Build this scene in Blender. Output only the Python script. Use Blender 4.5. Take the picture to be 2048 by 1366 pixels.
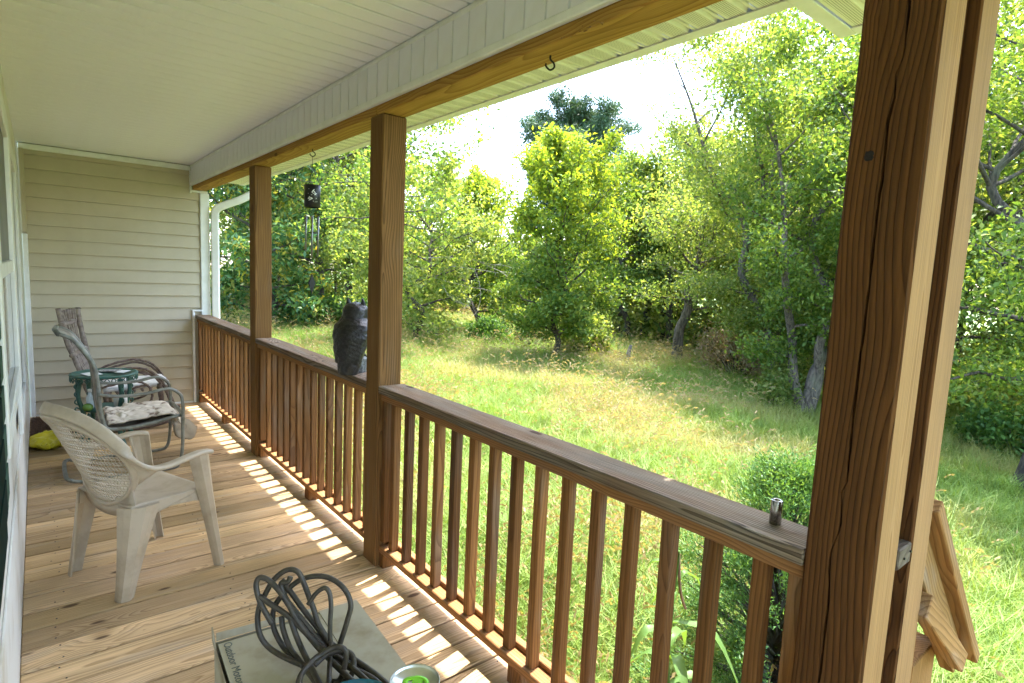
import bpy, bmesh, math, random
import numpy as np
from mathutils import Vector, Matrix
R = math.radians
for o in list(bpy.data.objects): bpy.data.objects.remove(o)
scene = bpy.context.scene
COL = scene.collection
# ------------------------------------------------------------------ camera
CAM = Vector((0, 0, 1.5252))
YAW, PIT, ROL = R(39.3985), R(-6.5128), R(2.6316)
fw = Vector((math.sin(YAW)*math.cos(PIT), math.cos(YAW)*math.cos(PIT), math.sin(PIT)))
rt = Vector((math.cos(YAW), -math.sin(YAW), 0)); up = rt.cross(fw)
r2 = rt*math.cos(ROL) + up*math.sin(ROL); u2 = -rt*math.sin(ROL) + up*math.cos(ROL)
cd = bpy.data.cameras.new('camera'); cam = bpy.data.objects.new('camera', cd); COL.objects.link(cam)
cam.matrix_world = Matrix(((r2.x, u2.x, -fw.x, CAM.x), (r2.y, u2.y, -fw.y, CAM.y), (r2.z, u2.z, -fw.z, CAM.z), (0, 0, 0, 1)))
cd.sensor_width = 36; cd.lens = 1158.685/2048*36; cd.clip_start = .02; cd.clip_end = 600
scene.camera = cam
# ------------------------------------------------------------------ sky and sun
SUN = Vector((.38, .085, 1)).normalized()
w = bpy.data.worlds.new('World'); scene.world = w; w.use_nodes = True
wn = w.node_tree; bg = wn.nodes['Background']
sky = wn.nodes.new('ShaderNodeTexSky'); sky.sky_type = 'NISHITA'; sky.sun_disc = False
sky.sun_elevation = math.asin(SUN.z); sky.sun_rotation = math.atan2(SUN.x, SUN.y)
sky.air_density = 1.0; sky.dust_density = 2.2; sky.ozone_density = 1.0
wn.links.new(sky.outputs[0], bg.inputs[0]); bg.inputs[1].default_value = .15
sd = bpy.data.lights.new('sun', 'SUN'); sd.energy = 2.0; sd.angle = R(.53); sd.color = (1, .965, .91)
so = bpy.data.objects.new('sun', sd); COL.objects.link(so); so.rotation_euler = SUN.to_track_quat('Z', 'Y').to_euler(); so.location = (6, 2, 15)
vs = scene.view_settings; vs.view_transform = 'Standard'; vs.look = 'None'; vs.exposure = 3.45; vs.gamma = 1; vs.use_curve_mapping = False
scene.render.engine = 'CYCLES'; scene.cycles.use_denoising = True
scene.cycles.max_bounces = 7; scene.cycles.diffuse_bounces = 4; scene.cycles.glossy_bounces = 2; scene.cycles.transmission_bounces = 4; scene.cycles.transparent_max_bounces = 4
scene.cycles.use_adaptive_sampling = True; scene.cycles.adaptive_threshold = .02; scene.cycles.sample_clamp_indirect = 6
# ------------------------------------------------------------------ node helpers
def mat_new(name):
    m = bpy.data.materials.new(name); m.use_nodes = True
    return m, m.node_tree, m.node_tree.nodes['Principled BSDF']
def nd(nt, t, ins=None, **kw):
    n = nt.nodes.new(t)
    for k, v in kw.items(): setattr(n, k, v)
    for k, v in (ins or {}).items():
        s = n.inputs[k]
        if isinstance(v, bpy.types.NodeSocket): nt.links.new(v, s)
        else: s.default_value = v
    return n
def mt(nt, op, a, b=None, c=None, clamp=False):
    ins = {0: a}
    if b is not None: ins[1] = b
    if c is not None: ins[2] = c
    return nd(nt, 'ShaderNodeMath', ins, operation=op, use_clamp=clamp).outputs[0]
def mixc(nt, f, a, b, bt='MIX'):
    n = nt.nodes.new('ShaderNodeMix'); n.data_type = 'RGBA'; n.blend_type = bt
    for i, v in ((0, f), (6, a), (7, b)):
        s = n.inputs[i]
        if isinstance(v, bpy.types.NodeSocket): nt.links.new(v, s)
        else: s.default_value = v if i == 0 else (*v, 1)
    return n.outputs[2]
def ss(nt, v, lo, hi):
    n = nd(nt, 'ShaderNodeMapRange', {0: v, 1: lo, 2: hi}); n.interpolation_type = 'SMOOTHSTEP'
    return n.outputs[0]
def rgb(r, g, b): return (r, g, b)
# ------------------------------------------------------------------ materials
def wood(name, axis, light, dark, rings=120, weather=0.0, swirl=.10, stain=.8, wcon=.55, wcol=(.30, .27, .23), rough=.75, var=.35, bump=.35, knots=1.0, fibre=.35):
    m, nt, bs = mat_new(name)
    tc = nd(nt, 'ShaderNodeTexCoord'); oi = nd(nt, 'ShaderNodeObjectInfo'); rnd = oi.outputs['Random']
    sp = nd(nt, 'ShaderNodeSeparateXYZ', {0: tc.outputs['Object']})
    L = sp.outputs[axis]; A = sp.outputs[(axis+1) % 3]; B = sp.outputs[(axis+2) % 3]
    f1 = mt(nt, 'FRACT', mt(nt, 'MULTIPLY', rnd, 7.31)); f2 = mt(nt, 'FRACT', mt(nt, 'MULTIPLY', rnd, 17.77)); f3 = mt(nt, 'FRACT', mt(nt, 'MULTIPLY', rnd, 41.3))
    Lo = mt(nt, 'ADD', L, mt(nt, 'MULTIPLY', rnd, 53.0))
    def vec(l, a, b, sl, sa, sb):
        return nd(nt, 'ShaderNodeCombineXYZ', {0: mt(nt, 'MULTIPLY', l, sl), 1: mt(nt, 'MULTIPLY', a, sa), 2: mt(nt, 'MULTIPLY', b, sb)}).outputs[0]
    # knots
    vo = nd(nt, 'ShaderNodeTexVoronoi', {'Vector': vec(Lo, mt(nt, 'ADD', A, mt(nt, 'MULTIPLY', f3, 9.0)), B, 2.3, 6.0, 6.0), 'Scale': 1.0, 'Randomness': 1.0}, feature='F1')
    kd = vo.outputs['Distance']
    knot = mt(nt, 'MULTIPLY', mt(nt, 'SUBTRACT', 1.0, ss(nt, kd, .05, .10)), knots)
    kin = mt(nt, 'SUBTRACT', 1.0, ss(nt, kd, .0, .45))
    # wandering pith
    w1 = nd(nt, 'ShaderNodeTexNoise', {'Vector': vec(Lo, A, B, 1.3, 2.0, 2.0), 'Scale': 1.0, 'Detail': 1.0})
    w2 = nd(nt, 'ShaderNodeTexNoise', {'Vector': vec(Lo, A, B, 5.0, 30.0, 30.0), 'Scale': 1.0, 'Detail': 2.0})
    ws = nd(nt, 'ShaderNodeSeparateXYZ', {0: w1.outputs['Color']})
    a = mt(nt, 'ADD', mt(nt, 'ADD', A, mt(nt, 'MULTIPLY_ADD', f1, .16, -.08)), mt(nt, 'MULTIPLY_ADD', ws.outputs[0], swirl, -swirl/2))
    b = mt(nt, 'ADD', mt(nt, 'ADD', B, mt(nt, 'MULTIPLY_ADD', f2, .10, .02)), mt(nt, 'MULTIPLY_ADD', ws.outputs[1], swirl, -swirl/2))
    rr = mt(nt, 'SQRT', mt(nt, 'ADD', mt(nt, 'MULTIPLY', a, a), mt(nt, 'MULTIPLY', b, b)))
    rr = mt(nt, 'ADD', rr, mt(nt, 'MULTIPLY', kin, .022)); rr = mt(nt, 'ADD', rr, mt(nt, 'MULTIPLY_ADD', w2.outputs[0], .006, -.003))
    ph = mt(nt, 'FRACT', mt(nt, 'MULTIPLY', rr, float(rings)))
    late = mt(nt, 'POWER', ph, 2.2)
    late = mt(nt, 'MULTIPLY', late, mt(nt, 'SUBTRACT', 1.0, ss(nt, ph, .90, 1.0)))
    n1 = nd(nt, 'ShaderNodeTexNoise', {'Vector': vec(Lo, A, B, 6.0, 260.0, 260.0), 'Scale': 1.0, 'Detail': 3.0}).outputs[0]
    n2 = nd(nt, 'ShaderNodeTexNoise', {'Vector': vec(Lo, A, B, 1.1, 7.0, 7.0), 'Scale': 1.0, 'Detail': 4.0}).outputs[0]
    col = mixc(nt, mt(nt, 'MULTIPLY', late, .85), light, dark)
    g = mt(nt, 'MULTIPLY_ADD', n1, fibre*2, 1-fibre)
    g = mt(nt, 'MULTIPLY', g, mt(nt, 'MULTIPLY_ADD', n2, stain, 1-stain/2))
    g = mt(nt, 'MULTIPLY', g, mt(nt, 'MULTIPLY_ADD', f3, var, 1-var*.5))
    gv = nd(nt, 'ShaderNodeCombineXYZ', {0: g, 1: g, 2: mt(nt, 'MULTIPLY', g, mt(nt, 'MULTIPLY_ADD', f1, .14, .93))}).outputs[0]
    vm = nd(nt, 'ShaderNodeVectorMath', {0: col, 1: gv}, operation='MULTIPLY').outputs[0]
    if weather > 0:
        n3 = nd(nt, 'ShaderNodeTexNoise', {'Vector': vec(Lo, A, B, 2.5, 16.0, 16.0), 'Scale': 1.0, 'Detail': 5.0}).outputs[0]
        wf = mt(nt, 'MULTIPLY', ss(nt, n3, .62-.4*weather, .75), min(1, weather*1.3))
        wc = nd(nt, 'ShaderNodeVectorMath', {0: (*wcol,), 1: gv}, operation='MULTIPLY').outputs[0]
        lg = mt(nt, 'MULTIPLY_ADD', late, -wcon, 1.0)
        wc = nd(nt, 'ShaderNodeVectorMath', {0: wc, 'Scale': lg}, operation='SCALE').outputs[0]
        vm = mixc(nt, wf, vm, wc)
    vm = mixc(nt, mt(nt, 'MULTIPLY', knot, .85), vm, (.045, .02, .01))
    nt.links.new(vm, bs.inputs['Base Color']); bs.inputs['Roughness'].default_value = rough; bs.inputs['Specular IOR Level'].default_value = .1
    h = mt(nt, 'ADD', mt(nt, 'MULTIPLY', n1, .5), mt(nt, 'MULTIPLY', late, .6))
    bp = nd(nt, 'ShaderNodeBump', {'Strength': bump, 'Distance': .004, 'Height': h}); nt.links.new(bp.outputs[0], bs.inputs['Normal'])
    return m
def plain(name, c, rough=.5, metal=0, noise=.1, nscale=30, c2=None, bump=0, spec=.5, thresh=(.35, .7)):
    m, nt, bs = mat_new(name); tc = nd(nt, 'ShaderNodeTexCoord')
    n = nd(nt, 'ShaderNodeTexNoise', {'Vector': tc.outputs['Object'], 'Scale': nscale, 'Detail': 5.0, 'Roughness': .6})
    c2 = c2 or tuple(x*(1-noise*2.2) for x in c)
    nt.links.new(mixc(nt, ss(nt, n.outputs[0], *thresh), c, c2), bs.inputs['Base Color'])
    bs.inputs['Roughness'].default_value = rough; bs.inputs['Metallic'].default_value = metal; bs.inputs['Specular IOR Level'].default_value = spec
    if bump:
        bp = nd(nt, 'ShaderNodeBump', {'Strength': bump, 'Distance': .005, 'Height': n.outputs[0]}); nt.links.new(bp.outputs[0], bs.inputs['Normal'])
    return m
def leafm(name, cols, trans=.45, rough=.45, tcol=None):
    m, nt, bs = mat_new(name); ge = nd(nt, 'ShaderNodeNewGeometry')
    cr = nd(nt, 'ShaderNodeValToRGB', {0: ge.outputs['Random Per Island']})
    el = cr.color_ramp.elements
    while len(el) < len(cols): el.new(.5)
    for i, c in enumerate(cols): el[i].position = i/(len(cols)-1); el[i].color = (*c, 1)
    nt.links.new(cr.outputs[0], bs.inputs['Base Color']); bs.inputs['Roughness'].default_value = rough; bs.inputs['Specular IOR Level'].default_value = .25
    tr = nd(nt, 'ShaderNodeBsdfTranslucent')
    t = mixc(nt, 1.0, cr.outputs[0], tcol or (1.5, 1.3, .5), 'MULTIPLY'); nt.links.new(t, tr.inputs[0])
    mx = nd(nt, 'ShaderNodeMixShader', {0: trans}); nt.links.new(bs.outputs[0], mx.inputs[1]); nt.links.new(tr.outputs[0], mx.inputs[2])
    nt.links.new(mx.outputs[0], nt.nodes['Material Output'].inputs[0])
    return m
# axis: 0 = x, 1 = y, 2 = z
DECK = wood('deck_wood', 0, (.50, .345, .185), (.23, .14, .06), rings=160, weather=.35, wcol=(.36, .315, .26), var=.6, knots=1.0, fibre=.5, swirl=.032, stain=.8, bump=.5)
POST = wood('post_wood', 2, (.195, .103, .035), (.050, .022, .007), rings=85, weather=.25, wcol=(.19, .135, .085), var=.15, swirl=.07, stain=1.0, fibre=.4)
POSTD = wood('corner_post_wood', 2, (.102, .043, .013), (.018, .0065, .002), rings=105, weather=.2, wcol=(.095, .058, .03), var=.1, swirl=.085, stain=1.2, fibre=.45, bump=.6)
PALELIT = wood('pale_wood_lit_face', 2, (.29, .17, .073), (.18, .09, .03), rings=150, weather=.15, wcol=(.30, .21, .13), var=.1, knots=.7, swirl=.04, stain=.9, fibre=.45)  # stair post's -Y face: pale wood with daylight from the steps painted in
POSTLIT = wood('corner_post_lit_face', 2, (.27, .155, .066), (.17, .085, .03), rings=150, weather=.1, wcol=(.5, .36, .22), var=.1, knots=.7, swirl=.04, stain=.8, fibre=.4)  # corner post's -Y face: light from the open end put into the colour
BAL = wood('baluster_wood', 2, (.205, .095, .032), (.088, .036, .012), rings=95, weather=.4, wcol=(.20, .15, .105), var=.75, knots=.6, swirl=.06, stain=1.1, fibre=.45)
RAILW = wood('rail_wood', 1, (.29, .145, .055), (.12, .055, .02), rings=110, weather=.3, wcol=(.24, .175, .12), var=.25, knots=.6, swirl=.05, stain=1.1)
CAPW = wood('cap_wood', 1, (.19, .128, .08), (.045, .027, .015), rings=105, weather=.85, wcon=.9, wcol=(.235, .20, .155), var=.2, bump=1.0, fibre=.65, swirl=.03, stain=1.1)
BEAMW = wood('beam_wood', 1, (.40, .225, .055), (.20, .095, .02), rings=70, weather=.0, var=.15, knots=.8, stain=.9)
STAIRW = wood('stair_wood', 2, (.28, .15, .055), (.12, .052, .017), rings=80, weather=.2, var=.3)
STAIRX = wood('stair_rail_wood', 0, (.27, .15, .055), (.11, .05, .016), rings=80, weather=.3, var=.3)
BLOCKX = wood('block_wood', 0, (.11, .085, .065), (.05, .033, .022), rings=130, weather=.7, wcol=(.115, .10, .085), var=.1)
KNOTSHADE = plain('knot_and_gap_shade', (.010, .006, .004), .9, nscale=60)  # near black for the knot and for the painted shade under the deck gaps
VINYL = plain('white_vinyl', (.76, .75, .80), .42, nscale=2.5, c2=(.68, .66, .67), thresh=(.45, .8))
CEIL = plain('ceiling_vinyl', (.85, .835, .90), .5, nscale=2.2, c2=(.77, .755, .79), thresh=(.45, .85))
TRIM = plain('white_trim', (.78, .78, .76), .4, nscale=6, c2=(.68, .68, .64))
SIDE = plain('tan_siding_vinyl', (.47, .41, .29), .5, nscale=3, c2=(.43, .37, .255), bump=.04)
WALLW = plain('stained_white_wall', (.72, .70, .64), .6, nscale=3, c2=(.55, .48, .36), thresh=(.5, .75))
GREEN = plain('dark_green_paint', (.006, .020, .018), .8, nscale=20, spec=.05)
GREENLIT = plain('lit_green_paint', (.05, .10, .075), .7, nscale=20, spec=.1)  # same green as the first shutter, grazing light painted into the colour
GLASS = plain('dark_window_glass', (.10, .11, .11), .05, nscale=2)
SCREEN = plain('window_screen', (.20, .20, .20), .6, nscale=2)
BLACK = plain('black_metal', (.012, .012, .014), .45, nscale=60)
IRON = plain('dark_iron', (.02, .018, .016), .5, .5, nscale=90)
ALU = plain('aluminium_tube', (.26, .27, .27), .35, .9, nscale=40)
CHROME = plain('worn_chrome', (.42, .41, .40), .22, 1, nscale=50, c2=(.2, .19, .18))
def soffit_mat():
    m, nt, bs = mat_new('perforated_soffit_vinyl'); tc = nd(nt, 'ShaderNodeTexCoord')
    vo = nd(nt, 'ShaderNodeTexVoronoi', {'Vector': tc.outputs['Object'], 'Scale': 125.0, 'Randomness': 0.0}, feature='F1', voronoi_dimensions='2D')
    sp = nd(nt, 'ShaderNodeSeparateXYZ', {0: tc.outputs['Object']})
    band = mt(nt, 'SUBTRACT', 1.0, ss(nt, mt(nt, 'ABSOLUTE', mt(nt, 'ADD', sp.outputs[1], -.012)), .027, .029))
    hole = mt(nt, 'MULTIPLY', mt(nt, 'SUBTRACT', 1.0, ss(nt, vo.outputs['Distance'], .24, .34)), band)
    nt.links.new(mixc(nt, hole, (.74, .73, .62), (.16, .15, .10)), bs.inputs['Base Color']); bs.inputs['Roughness'].default_value = .45
    return m
SOFF = soffit_mat()
RESIN = plain('aged_resin', (.47, .385, .275), .45, nscale=9, c2=(.36, .285, .19), thresh=(.4, .75), bump=.03)
TUBEG = plain('grey_green_tube', (.23, .235, .195), .4, .1, nscale=25, c2=(.13, .13, .105))
TWIG = plain('twig_bark', (.10, .065, .05), .85, nscale=35, c2=(.18, .135, .11), bump=.4)
TWIGP = plain('peeled_twig', (.27, .22, .18), .8, nscale=35, c2=(.16, .12, .095), bump=.3)
TGREEN = plain('green_plastic', (.02, .085, .062), .45, nscale=15, c2=(.04, .12, .09))
CLOTH = plain('stained_beige_cloth', (.62, .55, .44), .95, nscale=13, c2=(.17, .115, .075), bump=.3, thresh=(.54, .68))
FLAP = plain('tan_canvas', (.33, .28, .20), .95, nscale=11, c2=(.10, .085, .06), bump=.3, thresh=(.5, .8))
SLING = plain('dirty_sling_fabric', (.40, .36, .29), .9, nscale=8, c2=(.17, .13, .10), bump=.1)
PAPER = plain('paper_white', (.78, .78, .76), .7, nscale=8)
DARKP = plain('dark_print', (.07, .065, .06), .6, nscale=40, c2=(.5, .5, .48))
YELLOW = plain('yellow_plastic_bag', (.62, .56, .02), .35, nscale=6, c2=(.5, .43, .01), bump=.05)
MAT = plain('brown_fibre_mat', (.11, .06, .035), .98, nscale=60, c2=(.04, .022, .014), bump=.8)
CARD = plain('dusty_grey_card', (.39, .335, .245), .8, nscale=9, c2=(.24, .18, .10), bump=.04, thresh=(.45, .7))
CARDE = plain('card_edge', (.33, .27, .18), .9, nscale=40)
INK = plain('faded_ink', (.10, .115, .11), .7, nscale=60)
CORD = plain('dusty_cord_rubber', (.024, .017, .012), .5, nscale=80, c2=(.055, .040, .028))
BLUE = plain('blue_enamel', (.02, .13, .20), .3, nscale=10)
CANB = plain('can_side', (.05, .05, .05), .35, .6, nscale=10)
CANT = plain('can_lid', (.62, .62, .60), .3, .9, nscale=30)
TAB = plain('green_tab', (.22, .60, .02), .35, .4, nscale=20)
OWL = plain('weathered_owl_resin', (.010, .008, .0075), .36, nscale=70, c2=(.026, .023, .022), bump=1.0)
def bark(name, c, c2):
    m, nt, bs = mat_new(name); tc = nd(nt, 'ShaderNodeTexCoord'); mp = nd(nt, 'ShaderNodeMapping', {0: tc.outputs['Object'], 3: (26, 26, 5)})
    n = nd(nt, 'ShaderNodeTexNoise', {'Vector': mp.outputs[0], 'Scale': 1.0, 'Detail': 6.0, 'Roughness': .7}).outputs[0]; n2 = nd(nt, 'ShaderNodeTexNoise', {'Vector': tc.outputs['Object'], 'Scale': 2.5, 'Detail': 3.0}).outputs[0]
    k = mixc(nt, ss(nt, n, .38, .62), c2, c); k = mixc(nt, mt(nt, 'MULTIPLY', ss(nt, n2, .5, .7), .5), k, (.13, .14, .09))
    nt.links.new(k, bs.inputs['Base Color']); bs.inputs['Roughness'].default_value = .95
    bp = nd(nt, 'ShaderNodeBump', {'Strength': 1.0, 'Distance': .03, 'Height': n}); nt.links.new(bp.outputs[0], bs.inputs['Normal']); return m
BARK = bark('grey_bark', (.17, .14, .11), (.05, .04, .03))
BARKD = bark('dark_bark', (.085, .068, .05), (.025, .02, .015))
BARKL = plain('bleached_branch', (.24, .22, .20), .9, nscale=14)
DRY = plain('dry_brown_stalk', (.26, .15, .09), .9, nscale=20)
L_YEL = leafm('yellow_green_leaf', [(.10, .19, .03), (.20, .30, .04), (.36, .42, .05)], .58)
L_MID = leafm('mid_green_leaf', [(.07, .145, .03), (.12, .21, .045), (.23, .30, .07)], .58)
L_LIGHT = leafm('light_green_leaf', [(.11, .19, .05), (.17, .26, .07), (.33, .38, .14)], .6)
L_DEEP = leafm('deep_green_leaf', [(.035, .10, .028), (.06, .15, .04), (.12, .21, .06)], .5)
L_PINE = leafm('pine_needle', [(.03, .075, .035), (.055, .11, .055), (.09, .145, .075)], .15, .6)
L_MAG = leafm('glossy_leaf', [(.04, .11, .04), (.07, .16, .055), (.12, .23, .07), (.14, .25, .08), (.45, .38, .05)], .3, .22)
L_YEW = leafm('yew_needle', [(.05, .13, .04), (.085, .19, .05), (.17, .29, .08)], .35)
L_WOOD = leafm('woodland_leaf', [(.07, .13, .035), (.12, .19, .05), (.21, .265, .08), (.28, .30, .11)], .58)
L_SHR = leafm('shrub_leaf', [(.04, .11, .025), (.08, .18, .04), (.13, .24, .05)], .45)
L_WEED = leafm('weed_leaf', [(.06, .13, .035), (.09, .18, .045), (.16, .24, .05)], .4)
L_BROWN = leafm('dead_leaf', [(.20, .14, .08), (.30, .23, .15), (.20, .21, .09)], .3)
# ------------------------------------------------------------------ mesh helpers
PW = {}
def empty(name, loc, label, cat, group=None, rz=0):
    o = bpy.data.objects.new(name, None); COL.objects.link(o); o.location = loc; o.rotation_euler = (0, 0, rz)
    o.empty_display_size = .1; o['label'] = label; o['category'] = cat
    if group: o['group'] = group
    PW[o.name] = Vector(loc); return o
def link(name, me, mat, parent=None, loc=(0, 0, 0), smooth=False):
    o = bpy.data.objects.new(name, me); COL.objects.link(o); o.location = loc
    if parent is not None: o.parent = parent
    if mat is not None and not me.materials: me.materials.append(mat)
    if smooth: me.shade_smooth()
    return o
def npmesh(name, V, F):
    V = np.asarray(V, dtype=np.float32); F = np.asarray(F, dtype=np.int32); k = F.shape[1]
    me = bpy.data.meshes.new(name); me.vertices.add(len(V)); me.vertices.foreach_set('co', V.ravel())
    me.loops.add(F.size); me.loops.foreach_set('vertex_index', F.ravel())
    me.polygons.add(len(F)); me.polygons.foreach_set('loop_start', np.arange(0, F.size, k, dtype=np.int32)); me.polygons.foreach_set('loop_total', np.full(len(F), k, dtype=np.int32))
    me.update(calc_edges=True); me.validate(); return me
def mk(name, V, F, mat, parent=None, smooth=False, local=False):
    """V in world coordinates (or the parent's local ones); the object's origin goes to the middle of its box"""
    V = np.asarray(V, dtype=float); c = (V.min(0)+V.max(0))/2
    if isinstance(F, np.ndarray): me = npmesh(name, V-c, F)
    else:
        me = bpy.data.meshes.new(name); me.from_pydata((V-c).tolist(), [], F); me.update()
    base = Vector((0, 0, 0)) if (parent is None or local) else PW[parent.name]
    o = link(name, me, mat, parent, Vector(c)-base, smooth); PW[o.name] = Vector(c) if not local else Vector(c)
    return o
BOXC = {}
def box(name, x0, x1, y0, y1, z0, z1, mat, parent=None, bev=.003, rot=None):
    sx, sy, sz = round(x1-x0, 5), round(y1-y0, 5), round(z1-z0, 5); key = (sx, sy, sz, bev, mat.name)
    if key not in BOXC:
        bm = bmesh.new(); bmesh.ops.create_cube(bm, size=1); bmesh.ops.scale(bm, vec=(sx, sy, sz), verts=bm.verts)
        b = min(bev, sx*.3, sy*.3, sz*.3)
        if b > 0: bmesh.ops.bevel(bm, geom=bm.edges[:], offset=b, segments=1, affect='EDGES')
        me = bpy.data.meshes.new(name); bm.to_mesh(me); bm.free(); me.materials.append(mat); BOXC[key] = me
    c = Vector(((x0+x1)/2, (y0+y1)/2, (z0+z1)/2)); base = PW[parent.name] if parent is not None else Vector((0, 0, 0))
    o = link(name, BOXC[key], mat, parent, c-base); PW[o.name] = c
    if rot: o.rotation_euler = rot
    return o
def crom(P, n=6, closed=False):
    P = [np.array(p, float) for p in P]; out = []
    N = len(P); rng = range(N if closed else N-1)
    for i in rng:
        if closed: a, b, c, d = P[(i-1) % N], P[i], P[(i+1) % N], P[(i+2) % N]
        else: a, b, c, d = P[max(i-1, 0)], P[i], P[i+1], P[min(i+2, N-1)]
        for k in range(n):
            t = k/n; out.append(.5*((2*b)+(-a+c)*t+(2*a-5*b+4*c-d)*t*t+(-a+3*b-3*c+d)*t**3))
    if not closed: out.append(P[-1])
    return np.array(out)
def tube(P, rad, n=8, closed=False, cap=True, flat=None, upv=(0, 0, 1)):
    """sweep; rad scalar or list; flat=(w,t) gives a ribbon section of width w and thickness t"""
    P = np.asarray(P, float); m = len(P); rad = np.full(m, rad) if np.isscalar(rad) else np.asarray(rad, float)
    T = np.gradient(P, axis=0) if not closed else (np.roll(P, -1, 0)-np.roll(P, 1, 0))
    T /= np.linalg.norm(T, axis=1)[:, None]+1e-12
    nrm = np.cross(T[0], np.array([.31, .17, .94])); nrm /= np.linalg.norm(nrm); V = []
    for i in range(m):
        if flat is not None:
            u = np.array(upv if not callable(upv) else upv(i), float); s = np.cross(T[i], u); s /= np.linalg.norm(s)+1e-12; q = np.cross(s, T[i])
            for ca, sa in ((-1, -1), (-.7, -1), (.7, -1), (1, -1), (1, 1), (.7, 1), (-.7, 1), (-1, 1)):
                e = .55 if abs(ca) == 1 else 1
                V.append(P[i]+s*ca*flat[0]/2*rad[i]+q*sa*e*flat[1]/2*rad[i])
        else:
            nrm = nrm-T[i]*nrm.dot(T[i]); nrm /= np.linalg.norm(nrm)+1e-12; bn = np.cross(T[i], nrm)
            for k in range(n):
                a = 2*math.pi*k/n; V.append(P[i]+rad[i]*(math.cos(a)*nrm+math.sin(a)*bn))
    n = 8 if flat is not None else n; F = []
    for i in range(m if closed else m-1):
        j = (i+1) % m
        for k in range(n): F.append((i*n+k, i*n+(k+1) % n, j*n+(k+1) % n, j*n+k))
    if cap and not closed: F.append(tuple(range(n))[::-1]); F.append(tuple((m-1)*n+k for k in range(n)))
    return np.array(V), F
def join(parts):
    V = []; F = []; o = 0
    for v, f in parts: V.append(v); F += [tuple(i+o for i in q) for q in f]; o += len(v)
    return np.vstack(V), F
def lathe(prof, c=(0, 0, 0), n=24, capb=True, capt=True):
    V = []; F = []
    for r_, z in prof:
        for k in range(n): a = 2*math.pi*k/n; V.append((c[0]+r_*math.cos(a), c[1]+r_*math.sin(a), c[2]+z))
    m = len(prof)
    for i in range(m-1):
        for k in range(n): F.append((i*n+k, i*n+(k+1) % n, (i+1)*n+(k+1) % n, (i+1)*n+k))
    if capb: F.append(tuple(range(n))[::-1])
    if capt: F.append(tuple((m-1)*n+k for k in range(n)))
    return np.array(V), F
# ================================================================== GROUND
def gz(x, y):
    s = np.clip((np.asarray(x)-.9*np.asarray(y)-1.0)*1.2, -30, 30)
    return -.72-.065*np.log1p(np.exp(s))/1.2
def ground():
    gx = np.concatenate([np.linspace(-200, -12, 12), np.linspace(-10, 34, 89), np.linspace(38, 200, 14)]); gy = np.concatenate([np.linspace(-200, -14, 12), np.linspace(-12, 40, 105), np.linspace(45, 200, 14)])
    X, Y = np.meshgrid(gx, gy, indexing='ij'); rs = np.random.RandomState(3)
    Z = gz(np.clip(X, -10, 60), np.clip(Y, -12, 60)) + .025*np.sin(X*1.7+Y*.9)+.02*np.sin(X*.7-Y*2.1)
    V = np.stack([X, Y, Z], -1).reshape(-1, 3); n, m = X.shape
    i, j = np.meshgrid(np.arange(n-1), np.arange(m-1), indexing='ij'); a = (i*m+j).ravel()
    F = np.stack([a, a+m, a+m+1, a+1], 1)
    mm, nt, bs = mat_new('meadow_soil'); tc = nd(nt, 'ShaderNodeTexCoord')
    n1 = nd(nt, 'ShaderNodeTexNoise', {'Vector': tc.outputs['Object'], 'Scale': .55, 'Detail': 6.0, 'Roughness': .65}).outputs[0]
    n2 = nd(nt, 'ShaderNodeTexNoise', {'Vector': tc.outputs['Object'], 'Scale': 25.0, 'Detail': 4.0}).outputs[0]
    c = mixc(nt, ss(nt, n1, .42, .62), (.10, .18, .035), (.20, .21, .07)); c = mixc(nt, ss(nt, n2, .4, .7), c, (.06, .09, .02))
    nt.links.new(c, bs.inputs['Base Color']); bs.inputs['Roughness'].default_value = .95
    me = npmesh('ground', V, F); o = link('ground', me, mm, None, smooth=True); o['kind'] = 'structure'
ground()
# ================================================================== HOUSE
XI, XO, ZB, ZC, ZR, YE = 1.290, 1.416, 2.260, 2.508, .9505, 6.945
Y0, Y1, Y2, S = .3816, 4.7085, 2.5998, .14
NEAR = -1.0  # unseen porch end behind the camera, kept short to let in fill light
house = empty('house', (0, 7, 0), 'house with tan siding end wall, white porch ceiling and green shutters', 'house')
# end wall with lapped siding
ew = box('end_wall', -.13, 1.36, 6.972, 7.10, -.05, 2.62, SIDE, house, 0)
def siding(x0, x1, z0):
    h = .126; V = []; n = 2
    prof = [(0, .002), (-.012, .004), (-.0135, .012), (-.004, h*.55), (-.0135+.0005, h*.56), (-.002, h)]
    prof = [(-.026, 0), (-.029, .004), (-.0275, .010), (-.010, h*.97), (-.008, h)]
    V = [(x, 6.972+d, z0+z) for x in (x0, x1) for d, z in [(0, 0)]+prof+[(0, h)]]
    k = len(prof)+2; F = [(i, i+1, k+i+1, k+i) for i in range(k-1)]+[tuple(range(k))[::-1], tuple(range(k, 2*k))]
    return V, F
z = .016
while z < 2.44:
    x1 = 1.268 if z < .96 else 1.352
    v, f = siding(-.062, x1, z); mk('siding_plank', v, f, SIDE, ew); z += .126
box('ceiling_trim', -.10, 1.272, 6.925, 6.970, 2.452, 2.500, TRIM, house, .006)
box('corner_trim', -.098, -.058, 6.905, 6.970, 0, 1.70, TRIM, house, .006)
box('corner_trim', -.100, -.060, 6.900, 6.970, 1.712, 2.452, SIDE, house, .006)
box('base_trim', -.058, 1.262, 6.930, 6.970, -.002, .014, TRIM, house, .003)
box('corner_board', 1.354, 1.442, 6.925, 7.06, -.7, 2.235, TRIM, house, .006)
box('corner_board', 1.266, 1.288, 6.920, 6.968, -.002, .985, TRIM, house, .003)
box('corner_board', 1.262, 1.36, 6.918, 6.970, .986, 1.004, TRIM, house, .003)
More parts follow.
